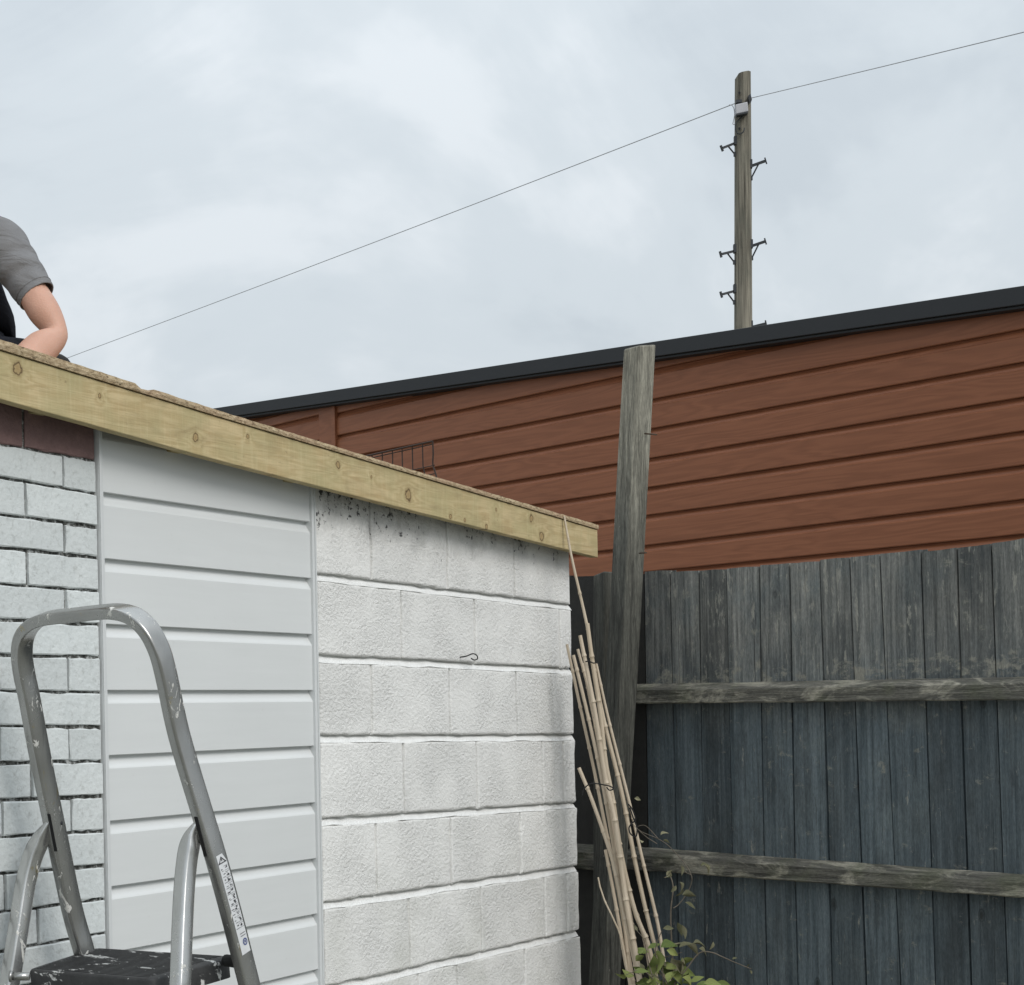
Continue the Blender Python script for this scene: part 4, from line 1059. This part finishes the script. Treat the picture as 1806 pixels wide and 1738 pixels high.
# warning triangle outline with a mark inside
pp += [[(0.02, -.1), (0.035, -.1), (0.085, .62), (0.085, .85)], [(0.02, -.1), (0.035, -.1), (0.085, -.72), (0.085, -.95)], [(0.078, -.95), (0.078, .85), (0.088, .9), (0.088, -1)], rect(0.055, -.08, 0.012, .08)]
random.seed(21)
for k in range(11):
    t = 0.14 + k * 0.058
    pp += [rect(t - 0.021, 0.42, 0.0015, .5), rect(t + 0.021, 0.42, 0.0015, .5)]
    for j in range(3): pp.append(rect(t + random.uniform(-.012, .012), 0.42 + random.uniform(-.25, .25), random.uniform(.003, .009), random.uniform(.06, .2)))
    pp.append(rect(t + random.uniform(-.01, .01), -0.45 + random.uniform(-.2, .2), random.uniform(.002, .006), random.uniform(.1, .35)))
    pp.append(rect(t + 0.02, -0.45 + random.uniform(-.1, .1), 0.0025, random.uniform(.2, .4)))
pp += [rect(0.80, 0.2, 0.003, .6), rect(0.825, 0.2, 0.003, .6)]
mark(pp, MIK)
circ = []
for j in range(14):
    a0, a1 = 2 * math.pi * j / 14, 2 * math.pi * (j + 1) / 14
    f = lambda a, r: (0.89 + 0.036 * r * math.sin(a), 0.3 + 0.52 * r * math.cos(a))
    circ.append([f(a0, 1), f(a1, 1), f(a1, .62), f(a0, .62)])
circ.append(rect(0.888, 0.3, 0.012, .16))
mark(circ, MBL)

# ================================================================== BAMBOO CANES
MBA = m_bamboo()
zp = lambda x, y: (900 + x / 2.355, 1000 + y / 2.355)
CANES = [
    ([(995 , 911), (1001, 945), (1010, 992), zp(318, 240), zp(345, 400), zp(385, 620), zp(465, 945), zp(530, 1280), zp(600, 1570), (1180, 1738)], 4.9, 6.62, 'longest pale cane, its tip standing against the end of the timber fascia', 0.5),
    ([zp(357, 400), zp(398, 590), zp(445, 780), zp(500, 1000), zp(550, 1220), zp(612, 1480), (1172, 1700), (1183, 1738)], 4.0, 6.58, 'slender cane at the right edge of the bundle', .7),
    ([zp(235, 322), zp(290, 580), zp(345, 830), zp(397, 1090), zp(450, 1350), zp(490, 1600), (1118, 1738)], 4.0, 6.64, 'leftmost long cane, its tip touching the corner of the block wall', .8),
    ([zp(262, 367), zp(330, 650), zp(385, 910), zp(435, 1200), zp(470, 1450), (1108, 1700), (1112, 1738)], 4.2, 6.61, 'cane with its cut tip just right of the leftmost tip', .9),
    ([zp(280, 342), zp(348, 600), zp(378, 800), zp(410, 1000), zp(445, 1200), zp(500, 1450), (1128, 1738)], 4.0, 6.68, 'cane in the middle of the bundle with short pointed tip', .8),
    ([zp(290, 285), zp(350, 590), zp(398, 890), zp(438, 1070), zp(480, 1380), zp(520, 1600), (1130, 1738)], 6.0, 6.56, 'thickest cane with heavy knuckles in the middle of the bundle', .7),
    ([zp(320, 235), zp(345, 420), zp(376, 620), zp(396, 810), zp(425, 960), zp(462, 1200), zp(520, 1440), zp(570, 1560), (1160, 1738)], 5.2, 6.6, 'thick cane beside the longest cane, cut off square at the top', .9),
    ([zp(285, 835), zp(340, 970), zp(408, 1165), zp(440, 1280), zp(475, 1450), (1120, 1700)], 4.6, 6.55, 'short cane crossing in front from the left, tip level with the middle of the wall', .9),
    ([zp(365, 1290), zp(385, 1370), zp(450, 1510), zp(475, 1610), zp(495, 1738)], 2.9, 6.53, 'thin short twig cane lowest on the left', .6),
    ([zp(395, 1175), zp(425, 1330), zp(455, 1500), zp(478, 1640), zp(500, 1738)], 4.2, 6.59, 'short cane low on the left of the bundle behind the twig', .9),
    ([zp(300, 400), zp(352, 660), zp(392, 900), zp(430, 1130), zp(470, 1300), zp(545, 1500), zp(590, 1738)], 3.6, 6.7, 'thin cane at the back of the bundle, mostly hidden', .8),
]
for ci, (pts_, wpx, d, lab_, tp) in enumerate(CANES):
    n0 = len(pts_)
    P3 = [at(x, y, d + 0.02 * math.sin(ci) + 0.10 * (1 - k / (n0 - 1)) * 0.6) for k, (x, y) in enumerate(pts_)]
    P3 = smoothpath(P3, 5)
    dd = (P3[-1] - P3[-4]).normalized()
    if dd.z > -0.5: dd.z = -0.9
    P3.append(P3[-1] + dd * (P3[-1].z / -dd.z))
    # resample evenly so that the knuckles can be placed
    L_ = [0]
    for a, b in zip(P3, P3[1:]): L_.append(L_[-1] + (b - a).length)
    tot = L_[-1]
    def pos(s):
        for k in range(len(L_) - 1):
            if s <= L_[k + 1] or k == len(L_) - 2:
                return P3[k] + (P3[k + 1] - P3[k]) * ((s - L_[k]) / (L_[k + 1] - L_[k]))
    random.seed(40 + ci)
    ring = []; s = random.uniform(0.05, 0.12)
    while s < tot - 0.05: ring.append(s); s += random.uniform(0.12, 0.19)
    st = {0.0: 1.0, tot: 1.0}
    k = 0.03
    while k < tot - 0.02: st.setdefault(k, 1.0); k += 0.05
    for r in ring: st.update({r - 0.012: 1.0, r - 0.004: 1.2, r: 1.32, r + 0.003: 0.98, r + 0.014: 1.0})
    ss = sorted(x for x in st if 0 <= x <= tot)
    r0_ = wpx / F * d * 0.5 * 1.6
    rads = [r0_ * st[x] * (tp + (1 - tp) * min(1, x / 0.9)) for x in ss]
    c = obj('bamboo_cane', *tube([pos(x) for x in ss], rads, 10), MBA, None, True)
    c.modifiers.new('es', 'EDGE_SPLIT').split_angle = math.radians(45)
    tag(c, lab_ if 'cane' in lab_ else lab_ + ' cane', 'cane', 'bamboo canes leaning in the corner')
# wire ties
def tie(pts_, d, r, label):
    o = obj('wire_tie', *tube(smoothpath([at(x, y, d) for x, y in pts_], 4), r, 6), DARK); tag(o, label, 'wire tie', 'wire ties on the canes')
tie([zp(312, 395), zp(325, 392), zp(345, 400), zp(358, 398), zp(362, 402)], 6.58, 0.0022, 'dark wire tie round the upper part of the canes')
tie([zp(300, 950), zp(305, 925), zp(325, 905), zp(350, 900), zp(385, 905), zp(415, 912), zp(428, 922), zp(412, 928), zp(400, 915)], 6.49, 0.0022, 'loose looped wire tie round the middle of the canes')
tie([zp(490, 985), zp(508, 1010), zp(520, 1050), zp(505, 1065), zp(493, 1085), zp(500, 1110), zp(522, 1120), zp(526, 1085), zp(510, 1040), zp(496, 1000)], 6.5, 0.0024, 'twisted dark tendril tie between the two right hand canes')

# ================================================================== CLIMBING PLANT
MLF = m_leaf('leaf_green', (0.085, 0.125, 0.03), (0.21, 0.235, 0.075)); MLD = m_leaf('leaf_dull', (0.085, 0.085, 0.045), (0.235, 0.22, 0.14))
MSM = plain('vine_stem', (0.12, 0.10, 0.075), 0.7, 0.3, 60)
vb = at(1185, 1738, 6.45); 
vine = thing('climbing_plant', Vector((vb.x, vb.y, 0)), 'straggly climbing plant with curled green leaves at the foot of the canes', 'plant')
z5 = lambda x, y: (980 + x / 4.753, 1400 + y / 4.753)
def stem(pts_, d, r, ext_=False):
    p = smoothpath([at(x, y, d + 0.01 * math.sin(k * 1.3)) for k, (x, y) in enumerate(pts_)], 4)
    if ext_: p = [Vector((p[0].x + 0.03, p[0].y, 0.0))] + p
    rr = [r * (1 - 0.5 * k / len(p)) for k in range(len(p))]
    obj('stem', *tube(p, rr, 6), MSM, vine, True)
stem([(1185, 1735), (1186, 1690), z5(975, 1300), z5(965, 1000), z5(985, 800), z5(965, 700), z5(940, 680)], 6.5, 0.0032, True)
stem([(1190, 1735), z5(1090, 1480), z5(1200, 1340), z5(1300, 1330), z5(1400, 1370), z5(1490, 1410), z5(1640, 1470)], 6.42, 0.0026, True)
stem([z5(985, 960), z5(1030, 930), z5(1105, 830), z5(1140, 740), z5(1135, 680), z5(1085, 590), z5(960, 450), z5(860, 380), z5(720, 320), z5(670, 280)], 6.48, 0.0018)
stem([z5(860, 380), z5(790, 300), z5(740, 265), z5(690, 275)], 6.48, 0.0013)
stem([z5(850, 420), z5(770, 370), z5(700, 310), z5(640, 250)], 6.47, 0.0015)
stem([z5(1135, 680), z5(1090, 660), z5(1050, 610)], 6.47, 0.0013)
stem([(1178, 1735), z5(850, 1450), z5(840, 1290), z5(890, 1150)], 6.44, 0.0026, True)
stem([(1170, 1735), z5(900, 1400), z5(960, 1360), z5(1060, 1330)], 6.43, 0.002, True)
stem([(1160, 1735), z5(760, 1500), z5(690, 1480), z5(590, 1520)], 6.41, 0.002, True)
stem([(1150, 1720), z5(780, 1420), z5(740, 1230), z5(680, 1150)], 6.42, 0.002)
def leafmesh(L_, W_, curl, fold):
    V, Fc = [], []
    prof = [0.02, 0.55, 0.95, 1.0, 0.78, 0.42, 0.02]
    for k, wv in enumerate(prof):
        t = k / (len(prof) - 1)
        z = -curl * t * t * L_
        for s in (-1, -0.5, 0, 0.5, 1): V.append((t * L_, s * W_ * wv / 2, z + fold * W_ * wv * abs(s) * 0.5))
    for k in range(len(prof) - 1):
        for j in range(4): Fc.append((k * 5 + j, k * 5 + j + 1, (k + 1) * 5 + j + 1, (k + 1) * 5 + j))
    me = bpy.data.meshes.new('leaf'); me.from_pydata(V, [], Fc); me.update()
    me.polygons.foreach_set('use_smooth', [True] * len(me.polygons)); return me
LM = [leafmesh(1, 0.55, 0.3, 0.5), leafmesh(1, 0.6, 0.6, 0.9), leafmesh(1, 0.5, 0.15, 0.3), leafmesh(1, 0.75, 0.45, 0.6)]
for k, me in enumerate(LM): me.materials.append(MLF)
LMD = [m_.copy() for m_ in LM]
for me in LMD: me.materials.clear(); me.materials.append(MLD)
def leaf(x, y, d, px_len, ang, yaw, tilt, dull, v=None):
    me = (LMD if dull else LM)[random.randrange(4) if v is None else v]
    o = bpy.data.objects.new('leaf', me); COL.objects.link(o); o.parent = vine
    o.matrix_parent_inverse = Matrix.Translation(-vine.location)
    s = px_len / F * d
    # local x = leaf length lying in the view plane at angle ang (degrees, counter-clockwise), normal tipped by tilt
    m = Matrix.Rotation(math.radians(-ang), 4, 'Y') @ Matrix.Rotation(math.radians(tilt), 4, 'X') @ Matrix.Rotation(math.radians(yaw), 4, 'Z')
    o.matrix_basis = Matrix.Translation(at(x, y, d)) @ m @ Matrix.Scale(s, 4)
random.seed(5)
LV = [(930, 690, 14, 60, 1), (965, 660, 15, -120, 1), (1050, 600, 18, -75, 1), (1215, 610, 15, 35, 1), (1250, 600, 20, -50, 1), (1040, 740, 18, -60, 1), (1075, 800, 22, -140, 1), (1060, 850, 24, 0, 1), (1085, 910, 24, -35, 1), (1010, 770, 15, -120, 1),
      (1020, 1080, 26, -60, 1), (1060, 1100, 26, -75, 1), (1035, 1290, 24, 30, 1), (1100, 1270, 26, -30, 1), (1150, 1260, 22, 10, 1), (1200, 1300, 20, -30, 1), (1320, 1240, 16, -100, 1), (1480, 1390, 10, 20, 1), (1600, 1460, 9, 60, 1), (1630, 1480, 8, -70, 1), (880, 350, 14, 40, 1), (900, 390, 13, -20, 1), (660, 40, 12, -10, 1), (740, 400, 9, 170, 1),
      (900, 1130, 20, -10, 1), (970, 1380, 26, -65, 1), (1060, 1370, 28, -85, 1), (1000, 1430, 26, -50, 1),
      (770, 1300, 26, 20, 0), (840, 1330, 36, -60, 0), (880, 1290, 30, 20, 0), (930, 1310, 24, -30, 0), (800, 1400, 34, -80, 0), (870, 1420, 32, -40, 0), (820, 1350, 32, -110, 0), (900, 1450, 28, 10, 0), (780, 1330, 22, 160, 0), (690, 1150, 12, 120, 1), (740, 1480, 20, 175, 0),
      (600, 1510, 20, 200, 0), (660, 1530, 24, 170, 0), (700, 1560, 26, -20, 0), (760, 1580, 28, 0, 0), (960, 1510, 32, -30, 0), (1010, 1500, 34, 10, 0), (1060, 1540, 30, -40, 0), (1240, 1590, 30, 15, 0), (1330, 1590, 34, -5, 0), (1130, 1580, 26, 30, 0), (1180, 1600, 30, 0, 0), (880, 1560, 30, -80, 0), (930, 1590, 30, -20, 0), (830, 1540, 24, -120, 0)]
for x, y, l_, a_, dull in LV:
    px, py = z5(x, y)
    leaf(px, py, 6.43 + random.uniform(-0.04, 0.05), l_, a_, random.uniform(-15, 15), random.uniform(20, 75) * random.choice((1, 1, -1)), dull)
for k in range(30):   # tangle at the foot of the canes
    px, py = z5(random.uniform(640, 1130), random.uniform(1330, 1640))
    leaf(px, py, 6.43 + random.uniform(-0.05, 0.07), random.uniform(12, 30), random.uniform(-150, 60), random.uniform(-25, 25), random.uniform(15, 85) * random.choice((1, -1)), k % 2)
for k in range(26):   # lower growth below the frame
    leaf(1120 + random.uniform(0, 160), random.uniform(1745, 1960), 6.42 + random.uniform(-0.1, 0.08), random.uniform(24, 36), random.uniform(-180, 180), random.uniform(-20, 20), random.uniform(20, 70), 0)
